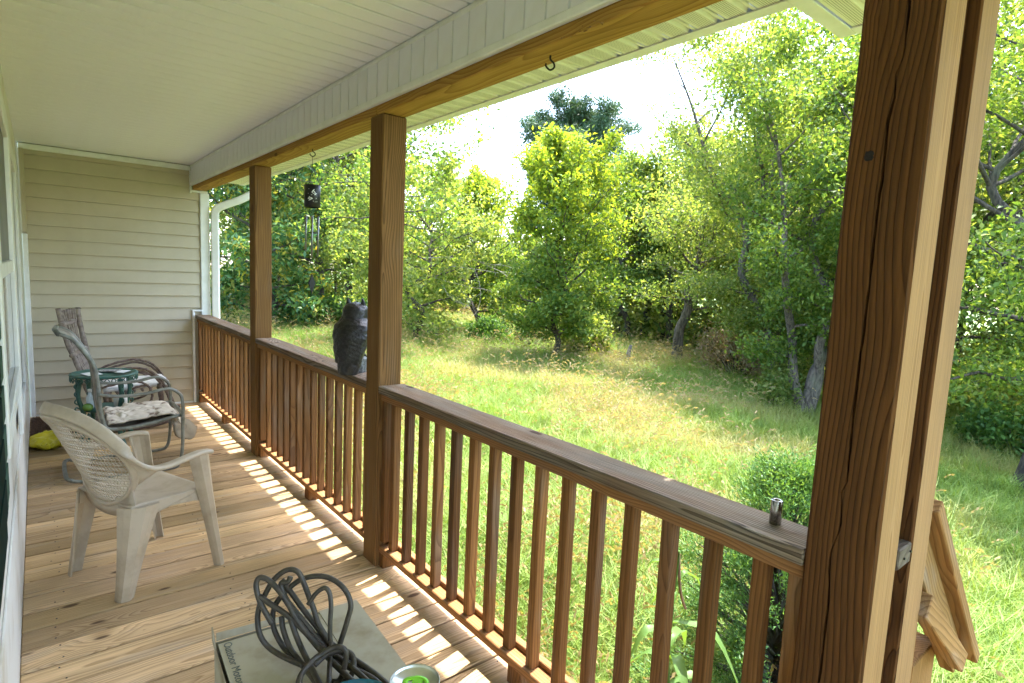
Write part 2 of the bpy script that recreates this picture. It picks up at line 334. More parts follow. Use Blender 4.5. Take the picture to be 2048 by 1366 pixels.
box('beam_trim', 1.262, 1.278, 6.925, 6.970, 2.225, 2.452, TRIM, house, .003)
box('beam_trim', 1.279, 1.43, 6.925, 6.970, 2.236, 2.256, TRIM, house, .003)
box('side_wall', 1.30, 1.438, 7.105, 13.0, -.75, 2.62, SIDE, house, 0)
# ceiling
ce = box('porch_ceiling', -.14, 1.40, NEAR, 7.0, 2.548, 2.57, CEIL, house, 0)
def ceil_plank(y):
    P = .107; x0, x1 = -.13, 1.284
    prof = [(0, 2.545), (.0042, 2.545), (.0050, 2.511), (.0105, 2.508), (P-.0105, 2.508), (P-.0050, 2.511), (P-.0042, 2.545), (P-.0003, 2.545)]
    k = len(prof); V = [(x, y+a, b) for x in (x0, x1) for a, b in prof]
    F = [(i, k+i, k+i+1, i+1) for i in range(k-1)]; return V, F
cpm = None; y = 1.881-.107*38; i = 0
CP = []
while y < YE-.03:
    if cpm is None: o = mk('ceiling_plank', *ceil_plank(y), CEIL, ce); cpm = o; off = o.location.y+PW[ce.name].y-y
    else:
        o = cpm.copy(); COL.objects.link(o); o.location.y = cpm.location.y+(y-y00)
    if cpm is o: y00 = y
    y += .107
# frieze on the beam's inner face
fr = box('frieze', 1.279, 1.287, NEAR, 6.924, 2.30, 2.507, VINYL, house, 0)
fpm = None; y = 1.881-.107*38
while y < 6.83:
    if fpm is None:
        P = .107; prof = [(0, 1.2787), (.002, 1.277), (.005, 1.2685), (P-.005, 1.2685), (P-.003, 1.277), (P-.001, 1.2787)]
        k = len(prof); V = [(b, y+a, zz) for zz in (2.328, 2.484) for a, b in prof]; F = [(i, i+1, k+i+1, k+i) for i in range(k-1)]
        fpm = mk('frieze_panel', V, F, VINYL, fr); fy = y
    else:
        o = fpm.copy(); COL.objects.link(o); o.location.y = fpm.location.y+(y-fy)
    y += .107
box('frieze_trim', 1.262, 1.2785, NEAR, 6.924, 2.298, 2.328, TRIM, house, .004)
box('frieze_trim', 1.264, 1.2785, NEAR, 6.924, 2.484, 2.506, TRIM, house, .004)
# roof slab, fascia, soffit, gutter
rf = mk('porch_roof', [(-3, NEAR-.3, 3.9), (2.03, NEAR-.3, 2.64), (2.03, 14, 2.64), (-3, 14, 3.9), (-3, NEAR-.3, 4.0), (2.06, NEAR-.3, 2.72), (2.06, 14, 2.72), (-3, 14, 4.0)], [(3, 2, 1, 0), (4, 5, 6, 7), (0, 1, 5, 4), (1, 2, 6, 5), (2, 3, 7, 6), (3, 0, 4, 7)], plain('roof_shingle', (.08, .075, .07), .9), house)
YS = 7.6
def soffit_panels(parent, x0, x1, ys):
    P = .1158; y = ys[0]; prof = [(0, 2.454), (.014, 2.454), (.020, 2.466), (.031, 2.468), (.037, 2.454), (P-.005, 2.453), (P, 2.460)]
    k = len(prof); V = [(x, y+a, zz) for x in (x0, x1) for a, zz in prof]; F = [(i, k+i, k+i+1, i+1) for i in range(k-1)]
    first = mk('soffit_panel', V, F, SOFF, parent)
    for yy in ys[1:]:
        o = first.copy(); COL.objects.link(o); o.location.y = first.location.y+(yy-y)
so_ = box('soffit', 1.43, 1.90, NEAR, YS, 2.475, 2.495, TRIM, house, 0)
soffit_panels(so_, 1.414, 1.914, [1.11-.1158*28+.1158*k for k in range(84) if 1.11-.1158*28+.1158*k < YS-.12])
box('fascia', 1.910, 1.969, 1.0085, YS, 2.447, 2.4525, TRIM, house, .001)
box('fascia', 1.955, 1.971, 1.0085, YS, 2.453, 2.62, TRIM, house, .002)
box('gutter', 1.973, 2.112, 1.12, YS, 2.522, 2.635, TRIM, house, .012)
# the roof's wider part over the steps
so2 = box('soffit', 1.98, 2.30, NEAR, .95, 2.475, 2.495, TRIM, house, 0)
soffit_panels(so2, 1.916, 2.272, [.835-.1158*k for k in range(26) if .835-.1158*k > NEAR])
box('fascia', 1.910, 2.324, .950, 1.008, 2.446, 2.4515, TRIM, house, .001)
box('fascia', 2.266, 2.325, NEAR, .949, 2.446, 2.4515, TRIM, house, .001)
box('fascia', 1.96, 2.324, .995, 1.0085, 2.452, 2.66, TRIM, house, .002)
box('fascia', 2.310, 2.326, NEAR, .994, 2.452, 2.66, TRIM, house, .002)
box('gutter', 1.99, 2.29, 1.010, 1.10, 2.522, 2.62, TRIM, house, .01)
box('step_roof', 1.90, 2.40, NEAR-.3, 1.0, 2.665, 2.74, plain('roof_edge', (.08, .075, .07), .9), house, 0)
# downspout
pts = crom([(1.96, 6.86, 2.53), (1.96, 6.84, 2.44), (1.92, 6.80, 2.34), (1.75, 6.80, 2.215), (1.57, 6.85, 2.125), (1.505, 6.87, 2.08), (1.485, 6.88, 2.0), (1.485, 6.88, 1.6), (1.485, 6.88, .4), (1.485, 6.88, -.6)], 6)
v, f = tube(pts, 1.0, flat=(.078, .055), upv=(.3, 1, .1)); ds = mk('downspout', v, f, TRIM, house)
# front wall at the left edge
fwall = box('front_wall', -.30, -.112, NEAR, 6.90, -.72, 2.52, WALLW, house, 0)
box('skirt_board', -.1115, -.104, NEAR, 6.90, -.03, .50, WALLW, fwall, .002)
win = box('window', -.1115, -.100, 2.16, 3.60, .93, 2.12, TRIM, house, .001)
for (a, b, c, d) in ((2.16, 2.25, .93, 2.12), (3.50, 3.60, .93, 2.12), (2.25, 3.50, 2.03, 2.12), (2.25, 3.50, .93, 1.0)):
    box('frame', -.0995, -.079, a, b, c, d, TRIM, win, .004)
box('sash_rail', -.0995, -.084, 2.25, 3.50, 1.44, 1.49, TRIM, win, .003)
box('pane', -.0995, -.0965, 2.25, 3.50, 1.491, 2.03, SCREEN, win, 0)
box('pane', -.0995, -.0965, 2.25, 3.50, 1.0, 1.439, GLASS, win, 0)
sh = box('shutter', -.111, -.0805, 1.25, 1.84, .82, 2.15, GREEN, house, .002)
for k in range(12): box('slat', -.080, -.0755, 1.30, 1.79, .90+k*.1, .985+k*.1, GREEN, sh, .002)
sh2 = box('shutter', -.111, -.088, 1.86, 2.13, .80, 1.53, GREENLIT, house, .002)
for k in range(6): box('slat', -.0875, -.083, 1.89, 2.10, .85+k*.11, .94+k*.11, GREENLIT, sh2, .002)
win2 = box('window', -.1115, -.104, 3.955, 4.945, .62, 2.10, TRIM, house, .002)
for (a, b, c, d) in ((3.80, 3.954, .60, 2.15), (4.946, 5.10, .60, 2.15), (3.955, 4.945, 2.03, 2.12), (3.955, 4.945, .60, .68)): box('frame', -.1035, -.085, a, b, c, d, TRIM, win2, .004)
box('pane', -.1035, -.101, 3.96, 4.94, .69, 2.02, GLASS, win2, 0)
# ================================================================== PORCH DECK
deck = empty('porch_deck', (.65, 2.4, 0), 'weathered plank deck of the porch floor', 'deck')
y = 2.305-.1525*30; k = 0; rs = random.Random(5)
while y < YE-.02:
    dz = rs.uniform(-.0018, .0012); dx = rs.uniform(-.006, .006)
    y1 = min(y+.1430, 6.94)
    box('deck_board', -.103, 1.455, y, y1, -.030, 0, DECK, deck, .0045).location.z += dz
    y += .1525
for x0 in (-.09, .65, 1.36): box('joist', x0, x0+.04, NEAR, 6.92, -.22, -.033, STAIRX, deck, 0)
box('gap_shade_sheet', -.10, 1.40, NEAR, 6.92, -.0325, -.0305, KNOTSHADE, deck, 0)  # added dark sheet that paints shade into the gaps between the boards
box('rim_joist', 1.405, 1.443, NEAR, 6.92, -.26, -.034, STAIRX, deck, 0)
# nail heads in the boards are tiny dark dots
nails = []
rs = random.Random(9); y = 2.305-.1525*5
while y < 5.5:
    for xx in (.02, .67, 1.38):
        for dy in (.03, .115):
            nails.append(lathe([(.0035, 0), (.0035, .0012)], (xx+rs.uniform(-.02, .02), y+dy+rs.uniform(-.006, .006), -.0005), 6))
    y += .1525
o = mk('nail_heads', *join(nails), IRON, deck); o['kind'] = 'stuff'
# ================================================================== POSTS, BEAM
def post(y, label, mat, grp):
    e = empty('porch_post', (1.353, y+.07, 0), label, 'post', grp)
    box('shaft', XI, XO, y, y+S, 0, ZB-.001, mat, e, .006); return e
post(Y1, 'square brown wooden post between the wind chime and the end wall', POST, 'square porch posts')
post(Y2, 'square brown wooden post standing beside the owl', POST, 'square porch posts')
# corner post with a long drying crack in its inner face
def corner_post():
    e = empty('porch_post', (1.353, Y0+.07, 0), 'thick dark corner post with a long black drying crack', 'post', 'square porch posts')
    crack = [(2.20, .442), (2.073, .44), (2.019, .44), (1.967, .439), (1.955, .449), (1.894, .447), (1.853, .453), (1.749, .452), (1.705, .454), (1.509, .453), (1.345, .455), (1.198, .454), (1.129, .452), (1.115, .460), (1.035, .455), (1.0, .459), (.986, .468), (.93, .467), (.865, .462), (.796, .462), (.738, .461), (.672, .462), (.5, .464), (.3, .463)]
    zz = np.arange(0, ZB+.0001, .0113*2); cz = np.array([c[0] for c in crack])[::-1]; cy = np.array([c[1] for c in crack])[::-1]
    rs = np.random.RandomState(4); V = []; F = []
    for z_ in zz:
        yc = np.interp(z_, cz, cy)+rs.uniform(-.0007, .0007); wd = .0026 if .32 < z_ < 2.18 else 0
        for zj in (1.96, 1.12, .99): wd *= min(1, .25+abs(z_-zj)/.09)
        wd = max(wd, .0002)*(.75+.5*rs.rand())
        b = .006
        V += [(XI+b, Y0+S, z_), (XI, Y0+S-b, z_), (XI, yc+wd, z_), (XI+.03, yc, z_), (XI, yc-wd, z_), (XI, Y0+b, z_), (XI+b, Y0, z_), (XO-b, Y0, z_), (XO, Y0+b, z_), (XO, Y0+S-b, z_), (XO-b, Y0+S, z_)]
    n = 11; m = len(zz)
    for i in range(m-1):
        for k in range(n): F.append((i*n+k, i*n+(k+1) % n, (i+1)*n+(k+1) % n, (i+1)*n+k))
    o = mk('shaft', V, F, POSTD, e); o.data.materials.append(POSTLIT)
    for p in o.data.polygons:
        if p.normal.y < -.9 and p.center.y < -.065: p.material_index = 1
    kn = lathe([(.0001, 0), (.006, .0), (.0085, .0008), (.0087, .0001)], n=14)
    kn = (np.array([(q[0]*(1+.22*math.sin(i*1.9)), q[1]*(1+.22*math.cos(i*2.7)), q[2]) for i, q in enumerate(kn[0])]), kn[1])
    for (ky, kz) in ((.480, 1.793),):
        v = np.array([(XI-.0003-q[2]*.6, ky+q[0], kz+q[1]*1.2) for q in kn[0]]); mk('knot', v, kn[1], KNOTSHADE, e)
corner_post()
e = empty('stair_post', (1.575, Y0+.05, 0), 'second dark post just behind the corner post at the steps', 'post')
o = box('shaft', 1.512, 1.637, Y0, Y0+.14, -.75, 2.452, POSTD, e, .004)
me = o.data.copy(); o.data = me; me.materials.append(PALELIT)
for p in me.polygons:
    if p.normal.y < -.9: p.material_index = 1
box('rail_block', 1.432, 1.511, Y0+.001, Y0+.090, .921, .968, BLOCKX, e, .003)
for xx, zz in ((1.462, .943), (1.50, .950)):
    v, f = lathe([(.003, 0), (.003, .003)], n=8); mk('nail_head', np.array([(xx+q[0], Y0-q[2], zz+q[1]) for q in v]), f, IRON, e)
bm_ = empty('porch_beam', (1.35, 3, ZB), 'yellow brown wooden beam resting on the porch posts', 'beam')
for a, b in ((NEAR, 2.668), (2.672, 4.776), (4.780, 6.924)): box('beam_length', 1.289, 1.4125, a, b, ZB, 2.50, BEAMW, bm_, .004)
# splintered chips along the beam's lower edge
rs = random.Random(2); ch = []
for k in range(16):
    yy = 1.22+k*.012+rs.uniform(-.004, .004); s = rs.uniform(.004, .011); zz = ZB+rs.uniform(-.003, .016)
    pts = [(1.289+rs.uniform(-.005, .004), yy+rs.uniform(-s, s)*1.3, zz+rs.uniform(-s, s)*.8) for _ in range(4)]
    ch.append((np.array(pts), [(0, 1, 2), (0, 3, 1), (1, 3, 2), (0, 2, 3)]))
o = mk('splinters', *join(ch), STAIRX, bm_); o['kind'] = 'stuff'
# ================================================================== RAILINGS
def rail(y0, y1, ys, label, blocks):
    e = empty('porch_railing', (1.353, (y0+y1)/2, 0), label, 'railing', 'porch railing sections')
    box('cap_rail', XI, 1.432, y0+.001, y1-.001, .9125, ZR, CAPW, e, .004)
    box('top_rail', 1.306, 1.400, y0+.001, y1-.001, .877, .912, RAILW, e, .003)
    box('bottom_rail', 1.310, 1.399, y0+.001, y1-.001, .079, .114, RAILW, e, .003)
    box('back_strip', 1.3675, 1.398, y0+.001, y1-.001, .1145, .137, RAILW, e, .003)
    for yy in ys: box('baluster', 1.3285, 1.3665, yy, yy+.038, .1145, .8765, BAL, e, .003)
    for a, b in ((y0+.001, y0+.040), (y1-.040, y1-.001)):
        box('end_cleat', 1.316, 1.40, a, b, .1375, .8765, BAL, e, .003); box('end_foot', 1.314, 1.396, a, b, .001, .0785, BAL, e, .003)
    for b in blocks: box('foot_block', 1.318, 1.39, b, b+.075, .001, .0785, BAL, e, .003)
    return e
rail(Y0+S, Y2, [2.493-.134*k for k in range(15)], 'weathered railing section next to the dark corner post', [1.47])
rail(Y2+S, Y1, [2.80+.134*k for k in range(14)], 'railing section carrying the owl between the two brown posts', [3.62])
rail(Y1+S, 6.918, [4.90+.134*k for k in range(15)], 'farthest railing section running into the tan end wall', [5.86])
# ================================================================== STEPS
st = empty('stair_railing', (1.95, .42, -.7), 'sloping wooden stair railing going down from the second post', 'railing')
def sloped(name, xa, za, xb, zb, th, y0, y1, mat):
    d = np.array([xb-xa, 0, zb-za]); L = np.linalg.norm(d); ang = math.atan2(-(zb-za), xb-xa)
    o = box(name, (xa+xb)/2-L/2, (xa+xb)/2+L/2, y0, y1, (za+zb)/2-th/2, (za+zb)/2+th/2, mat, st, .003, (0, ang, 0)); return o
sloped('cap_rail', 1.66, 1.02, 2.34, .350, .036, Y0-.01, Y0+.13, STAIRX)
sloped('side_rail', 1.645, .93, 2.22, .375, .085, Y0+.02, Y0+.06, STAIRX)
sloped('side_rail', 1.645, .775, 2.11, .435, .060, Y0-.018, Y0+.018, STAIRX)
box('newel_post', 1.74, 1.905, Y0+.0615, Y0+.13, -.85, .60, STAIRW, st, .004)
box('newel_post', 1.91, 2.13, Y0+.0615, Y0+.15, -.88, .46, STAIRW, st, .004)
box('baluster', 1.655, 1.70, Y0+.062, Y0+.10, -.6, .80, STAIRW, st, .003)
steps = empty('porch_steps', (1.9, -.3, -.75), 'wooden porch steps leading down to the lawn', 'steps')
for k in range(3): box('tread', 1.46+k*.28, 1.73+k*.28, -.75, Y0-.03, -.19-k*.18, -.15-k*.18, STAIRX, steps, .005)
box('stringer', 1.46, 2.25, Y0-.028, Y0-.001, -.85, -.46, STAIRX, steps, .003)
# ================================================================== PLASTIC CHAIR
def resin_chair():
    ang = math.atan2(.163, .395)
    e = empty('resin_armchair', (.374, 3.237, 0), 'beige plastic armchair with perforated oval back', 'chair', None, ang)
    # backrest panel: oval, perforated
    CZ, HZ, HY = .622, .222, .243
    def surf(y, z): return -.195-.40*(z-.40)-.10*(z-.40)**2+.085*(y/.24)**2
    g = .0138; bm = bmesh.new(); vd = {}
    ny = int(HY/g)+1; nz = int(HZ/g)+1
    def vert(i, j):
        if (i, j) not in vd:
            y, z = i*g+(g/2 if j % 2 else 0), CZ+j*g; vd[i, j] = bm.verts.new((surf(y, z), y, z))
        return vd[i, j]
    for i in range(-ny, ny):
        for j in range(-nz, nz):
            y, z = (i+.5)*g, (j+.5)*g
            if (y/(HY-.004))**2+(z/(HZ-.004))**2 < 1: bm.faces.new([vert(i, j), vert(i+1, j), vert(i+1, j+1), vert(i, j+1)])
    me = bpy.data.meshes.new('back_panel'); bm.to_mesh(me); bm.free()
    o = link('back_panel', me, RESIN, e); md = o.modifiers.new('w', 'WIREFRAME'); md.thickness = .0046; md.use_even_offset = False; md.use_boundary = True
    # rim of the oval
    P = [(surf(HY*math.sin(a), CZ+HZ*math.cos(a))+.004, HY*math.sin(a), CZ+HZ*math.cos(a)) for a in np.linspace(0, 2*math.pi, 49)[:-1]]
    v, f = tube(np.array(P), 1.0, closed=True, flat=(.022, .030), upv=(1, 0, .35)); mk('back_rim', v, f, RESIN, e, True, True)
    # hood, the broad band over the top that runs on into the arms
    half = [(.160, .266, .602), (.130, .270, .607), (.085, .278, .610), (.01, .284, .602), (-.06, .283, .592), (-.125, .281, .597), (-.185, .275, .637), (-.235, .262, .705), (-.283, .228, .775), (-.330, .165, .832), (-.372, .08, .866), (-.392, 0, .876)]
    pts = half+[(x, -y, z) for x, y, z in half[::-1][1:]]
    c = crom(pts, 5)
    def upf(i):
        p = c[i]; t = min(1, max(0, (p[2]-.62)/.16)); t = t*t*(3-2*t)
        n = np.array([-(1-t)*.0, 0, 1.0])*(1-t)+np.array([-.93, (p[1])*1.2, .45])*t
        return n
    v, f = tube(c, 1.0, flat=(.050, .020), upv=upf); mk('arm_band', v, f, RESIN, e, True, True)
    # filler between rim and band
    V = []; F = []; N = 40
    aa = np.linspace(-math.radians(128), math.radians(128), N)
    cc = crom(half[::-1], 6); 
    for a in aa:
        y, z = (HY-.002)*math.sin(a), CZ+(HZ-.002)*math.cos(a); s = 1 if a >= 0 else -1
        t = abs(a)/math.radians(128); q = cc[min(len(cc)-1, int(t*len(cc)*.62))]
        V += [(surf(y, z), y, z), (q[0], s*abs(q[1]) if abs(a) > .03 else 0, q[2])]
    for i in range(N-1): F.append((2*i, 2*i+1, 2*i+3, 2*i+2))
    o = mk('back_shell', V, F, RESIN, e, True, True); sm = o.modifiers.new('s', 'SOLIDIFY'); sm.thickness = .006
    # seat
    nx, nyy = 16, 16; V = []; F = []
    for i in range(nx+1):
        for j in range(nyy+1):
            u = i/nx; t = j/nyy*2-1; x = -.192+u*.385; hw = .215+.022*u
            y = t*hw; z = .418-.018*math.sin(math.pi*min(1, u*1.1))*(1-t*t)+.004*t*t
            if i == nx: z -= .030
            if i == nx-1: z -= .006
            V.append((x, y, z))
    for i in range(nx):
        for j in range(nyy): a = i*(nyy+1)+j; F.append((a, a+nyy+1, a+nyy+2, a+1))
    o = mk('seat', V, F, RESIN, e, True, True); sm = o.modifiers.new('s', 'SOLIDIFY'); sm.thickness = .008
    # apron under the seat, lower back panel
    for s in (-1, 1):
        v = [(-.19, s*.214, .418), (.155, s*.238, .418), (.155, s*.244, .345), (.09, s*.240, .368), (-.02, s*.236, .378), (-.19, s*.218, .34)]
        o = mk('apron', v, [(0, 1, 2, 3, 4, 5)], RESIN, e, False, True); sm = o.modifiers.new('s', 'SOLIDIFY'); sm.thickness = .008; sm.offset = 0
    V = []
    for i in range(13):
        y = -.215+.43*i/12; zt = CZ-HZ*math.sqrt(max(0, 1-(y/HY)**2)); zt = min(zt, .60)
        V += [(surf(y, zt), y, zt), (-.180+.02*(y/.2)**2, y, .345+.03*(y/.2)**2)]
    o = mk('lower_back', V, [(2*i, 2*i+1, 2*i+3, 2*i+2) for i in range(12)], RESIN, e, True, True); sm = o.modifiers.new('s', 'SOLIDIFY'); sm.thickness = .007
    # legs: open channels that taper to the floor
    def leg(top, bot, wt, wb, out, fwd):
        V = []; F = []; n = 7
        for k in range(9):
            t = k/8; c = np.array(top)*(1-t)+np.array(bot)*t; wd = wt*(1-t)**1.3+wb*(1-(1-t)**1.3)
            o_ = np.array(out); f_ = np.array(fwd)
            for q in np.linspace(-1, 1, n): V.append(c+f_*q*wd/2+o_*(.016 if abs(q) < .45 else .0)*(1-.3*t)-o_*(.02 if abs(q) > .95 else 0))
        for k in range(8):
            for j in range(n-1): a = k*n+j; F.append((a, a+1, a+n+1, a+n))
        o = mk('leg', V, F, RESIN, e, False, True); sm = o.modifiers.new('s', 'SOLIDIFY'); sm.thickness = .007; sm.offset = 0
        return o
    for s in (-1, 1):
        leg((-.155, s*.222, .415), (-.228, s*.222, 0), .165, .070, (-.45, s*.9, 0), (.87, s*.45, 0))
        leg((.112, s*.266, .600), (.207, s*.272, 0), .098, .044, (0, s, 0), (1, 0, 0))
resin_chair()
# ================================================================== METAL SPRING CHAIR
def metal_chair():
    e = empty('sling_chair', (.5, 4.96, 0), 'grey metal tube patio chair with sling back and crumpled seat cloth', 'chair')
    yn, yf = 4.72, 5.20
    back = [(.09, 1.016), (.164, .975), (.224, .885), (.271, .794), (.288, .649), (.295, .512), (.31, .41), (.345, .352), (.522, .352), (.768, .40)]
    arm = [(.288, .60), (.404, .579), (.559, .583), (.688, .606), (.754, .575), (.785, .507), (.784, .31), (.778, .15), (.755, .04), (.69, .016), (.45, .016), (.20, .016), (.13, .030)]
    for y_ in (yn, yf):
        v, f = tube(crom([(x, y_, z) for x, z in back], 6), .0130, 10); mk('side_frame', v, f, TUBEG, e, True)
        yo = y_+(-.018 if y_ == yn else .018)
        v, f = tube(crom([(x, yo, z) for x, z in arm], 6), .0115, 10); mk('arm_tube', v, f, TUBEG, e, True)
    v, f = tube(crom([(.13, yn-.018, .030), (.10, yn+.06, .035), (.10, yf-.06, .035), (.13, yf+.018, .030)], 6), .013, 10); mk('base_tube', v, f, TUBEG, e, True)
    v, f = tube(crom([(.768, yn, .40), (.79, yn+.05, .40), (.79, yf-.05, .40), (.768, yf, .40)], 6), .013, 10); mk('front_tube', v, f, TUBEG, e, True)
    v, f = tube([(.09, yn, 1.014), (.075, (yn+yf)/2, 1.02), (.09, yf, 1.014)], .0155, 10); mk('top_tube', v, f, TUBEG, e, True)
    c = crom([(x, 0, z) for x, z in back], 5); V = []; F = []; ny = 6
    for p in c:
        for j in range(ny+1):
            t = j/ny; V.append((p[0]-.014*math.sin(math.pi*t), yn+.012+(yf-yn-.024)*t, p[2]-.022*math.sin(math.pi*t)))
    for i in range(len(c)-1):
        for j in range(ny): a = i*(ny+1)+j; F.append((a, a+1, a+ny+2, a+ny+1))
    o = mk('sling', V, F, SLING, e, True); sm = o.modifiers.new('s', 'SOLIDIFY'); sm.thickness = .006
metal_chair()
def crumple(name, label, cat, f3, nu, nv, mat, thick=.012, group=None):
    V = [f3(i/nu, j/nv) for i in range(nu+1) for j in range(nv+1)]
    F = [(i*(nv+1)+j, (i+1)*(nv+1)+j, (i+1)*(nv+1)+j+1, i*(nv+1)+j+1) for i in range(nu) for j in range(nv)]
    o = mk(name, V, F, mat, None, True); o['label'] = label; o['category'] = cat
    sm = o.modifiers.new('s', 'SOLIDIFY'); sm.thickness = thick
    return o
from mathutils import noise as mn
def nz(x, y, z=0): return mn.noise(Vector((x, y, z)))
def towel(u, v):
    x = .335+.455*u+.02*nz(u*4, v*4); y = 4.735+.455*v+.012*nz(u*5, v*3, 4)
    z = .385+.045*u*(1-.9*max(0, u-.75)*4)+.030*abs(nz(u*3.2+v*1.5, v*7.5, 2))+.022*abs(nz(u*8, v*15, 5))-.018*(abs(v-.5)*2)**3
    if u > .88: z -= (u-.88)*.55
    return (x, y, z+.012)
crumple('seat_towel', 'crumpled beige and brown stained cloth on the metal chair seat', 'cloth', towel, 46, 60, CLOTH)
def flap(u, v):
    a = math.pi*(v-.5); d = u
    x = .735+.12*math.sin(math.pi*v*.55)*(.35+.65*d)+.055*d+.05*(v-.3)*d; y = 4.86+.20*v+.02*nz(u*3, v*3); z = .385-.245*d*(1-.28*abs(v-.45)*2)+.015*nz(u*5, v*4, 7)
    return (x+.03*math.cos(a)*math.sin(math.pi*d), y, z)
crumple('canvas_pad', 'tan canvas pad hanging off the front of the metal chair', 'pad', flap, 18, 18, FLAP, .02)
# ================================================================== TWIG CHAIR
def twig_chair():
    e = empty('twig_rocker', (.55, 6.25, 0), 'rustic bent twig rocking chair against the tan siding', 'chair')
    rs = random.Random(3)
    def tw(name, P, r_, mat=TWIG, wob=.006):
        c = crom(P, 6); c = np.array([q+np.array([rs.uniform(-wob, wob) for _ in range(3)])*.5 for q in c]); v, f = tube(c, [r_*rs.uniform(.88, 1.12) for _ in c], 8); mk(name, v, f, mat, e, True)
    yn, yf = 6.03, 6.47
    tw('back_post', [(.12, yn, 1.085), (.166, yn, .833), (.238, yn, .578), (.33, yn, .25), (.36, yn, .06)], .021, TWIGP)
    tw('back_post', [(.268, yf, 1.06), (.276, yf, .939), (.317, yf, .698), (.38, yf, .30), (.40, yf, .06)], .021, TWIGP)
    for k in range(6):
        t = (k+.7)/7; tw('back_slat', [(.13+.135*t, yn+.44*t, 1.075-.01*t-.03*abs(t-.5)), (.175+.10*t, yn+.44*t, .84), (.25+.07*t, yn+.44*t, .60), (.34+.04*t, yn+.44*t, .36)], .011, TWIGP)
    for zz, xx in ((.955, .135), (.70, .20)):
        tw('cross_bar', [(xx-.005, yn-.07, zz), (xx+.07, (yn+yf)/2, zz), (xx+.12, yf+.04, zz)], .020, TWIGP)
    for yy, dx in ((yn-.03, 0), (yf+.03, .06)):
        for q in range(2):
            o_ = .028*q
            tw('arm_hoop', [(.30+dx, yy, .44+o_), (.45+dx, yy, .50+o_), (.62+dx, yy, .535+o_), (.76+dx, yy, .49+o_), (.85+dx, yy, .38+o_), (.91+dx, yy, .22), (.96+dx, yy, .07)], .011)
        tw('side_bow', [(.39+dx, yy, .40), (.50+dx, yy, .43), (.65+dx, yy, .44), (.74+dx, yy, .38), (.76+dx, yy, .28), (.70+dx, yy, .20), (.58+dx, yy, .17)], .010)
        tw('side_bow', [(.45+dx, yy, .10), (.52+dx, yy, .28), (.62+dx, yy, .38), (.74+dx, yy, .40)], .009)
        tw('rocker', [(.15+dx, yy, .06), (.40+dx, yy, .022), (.70+dx, yy, .022), (1.0+dx, yy, .07)], .020)
        tw('leg', [(.82+dx, yy, .40), (.84+dx, yy, .20), (.85+dx, yy, .04)], .021)
        tw('leg', [(.42+dx, yy, .36), (.42+dx, yy, .20), (.42+dx, yy, .03)], .020)
    for k in range(9):
        t = k/8; tw('seat_slat', [(.38+.5*t, yn-.02, .335+.03*t), (.39+.5*t, (yn+yf)/2, .345+.03*t), (.41+.5*t, yf+.02, .335+.03*t)], .013, TWIGP)
    tw('front_rail', [(.88, yn-.06, .36), (.90, 6.25, .365), (.93, yf+.06, .36)], .024, TWIGP)
twig_chair()
def pad(u, v):
    return (.40+.50*u, 6.03+.42*v, .385+.035*math.sin(math.pi*u)*math.sin(math.pi*v)+.03*u+.012*nz(u*5, v*5))
crumple('seat_cushion', 'pale cushion lying on the twig rocking chair', 'cushion', pad, 14, 14, PAPER, .035)
# ================================================================== GREEN TABLE
def table():
    e = empty('garden_table', (.385, 5.58, 0), 'round dark green plastic garden table between the two far chairs', 'table')
    cx, cy = .385, 5.58
    v, f = lathe([(.02, .585), (.205, .585), (.222, .588), (.230, .598), (.226, .606), (.205, .606), (.198, .600), (.02, .600)], (cx, cy, 0), 40); mk('table_top', v, f, TGREEN, e, True)
    rim = []
    for k in range(32):
        a = 2*math.pi*k/32; c = np.array([cx+.222*math.cos(a), cy+.222*math.sin(a), .572])
        P = [c+np.array([0, 0, .018]), c+np.array([.016*-math.sin(a), .016*math.cos(a), .0]), c+np.array([.0, 0, -.022]), c+np.array([.016*math.sin(a), -.016*math.cos(a), 0])]
        rim.append(tube(np.array(P), .0045, 5, closed=True))
    mk('lattice_rim', *join(rim), TGREEN, e, True)
    for k in range(4):
        a = R(28+90*k); d = np.array([math.cos(a), math.sin(a), 0]); c0 = np.array([cx, cy, 0])
        P = crom([c0+d*.19+np.array([0, 0, .575]), c0+d*.20+np.array([0, 0, .44]), c0+d*.165+np.array([0, 0, .30]), c0+d*.17+np.array([0, 0, .15]), c0+d*.215+np.array([0, 0, .05]), c0+d*.235+np.array([0, 0, .008])], 6)
        v, f = tube(P, [.020, .022, .021, .020, .018, .016, .016, .016]+[.017]*(len(P)-8), 8); mk('leg', v, f, TGREEN, e, True)
        sc = []
        for q in range(7):
            zz = .52-.06*q; sc.append(tube(crom([c0+d*(.185)+np.array([0, 0, zz]), c0+d*.215+np.array([0, 0, zz+.02]), c0+d*.225+np.array([0, 0, zz]), c0+d*.205+np.array([0, 0, zz-.02])], 4), .0055, 5))
        mk('leg_scroll', *join(sc), TGREEN, e, True)
    v, f = lathe([(.01, .312), (.15, .312), (.156, .322), (.15, .330), (.01, .330)], (cx, cy, 0), 32); mk('lower_shelf', v, f, TGREEN, e, True)
table()
rs = random.Random(11)
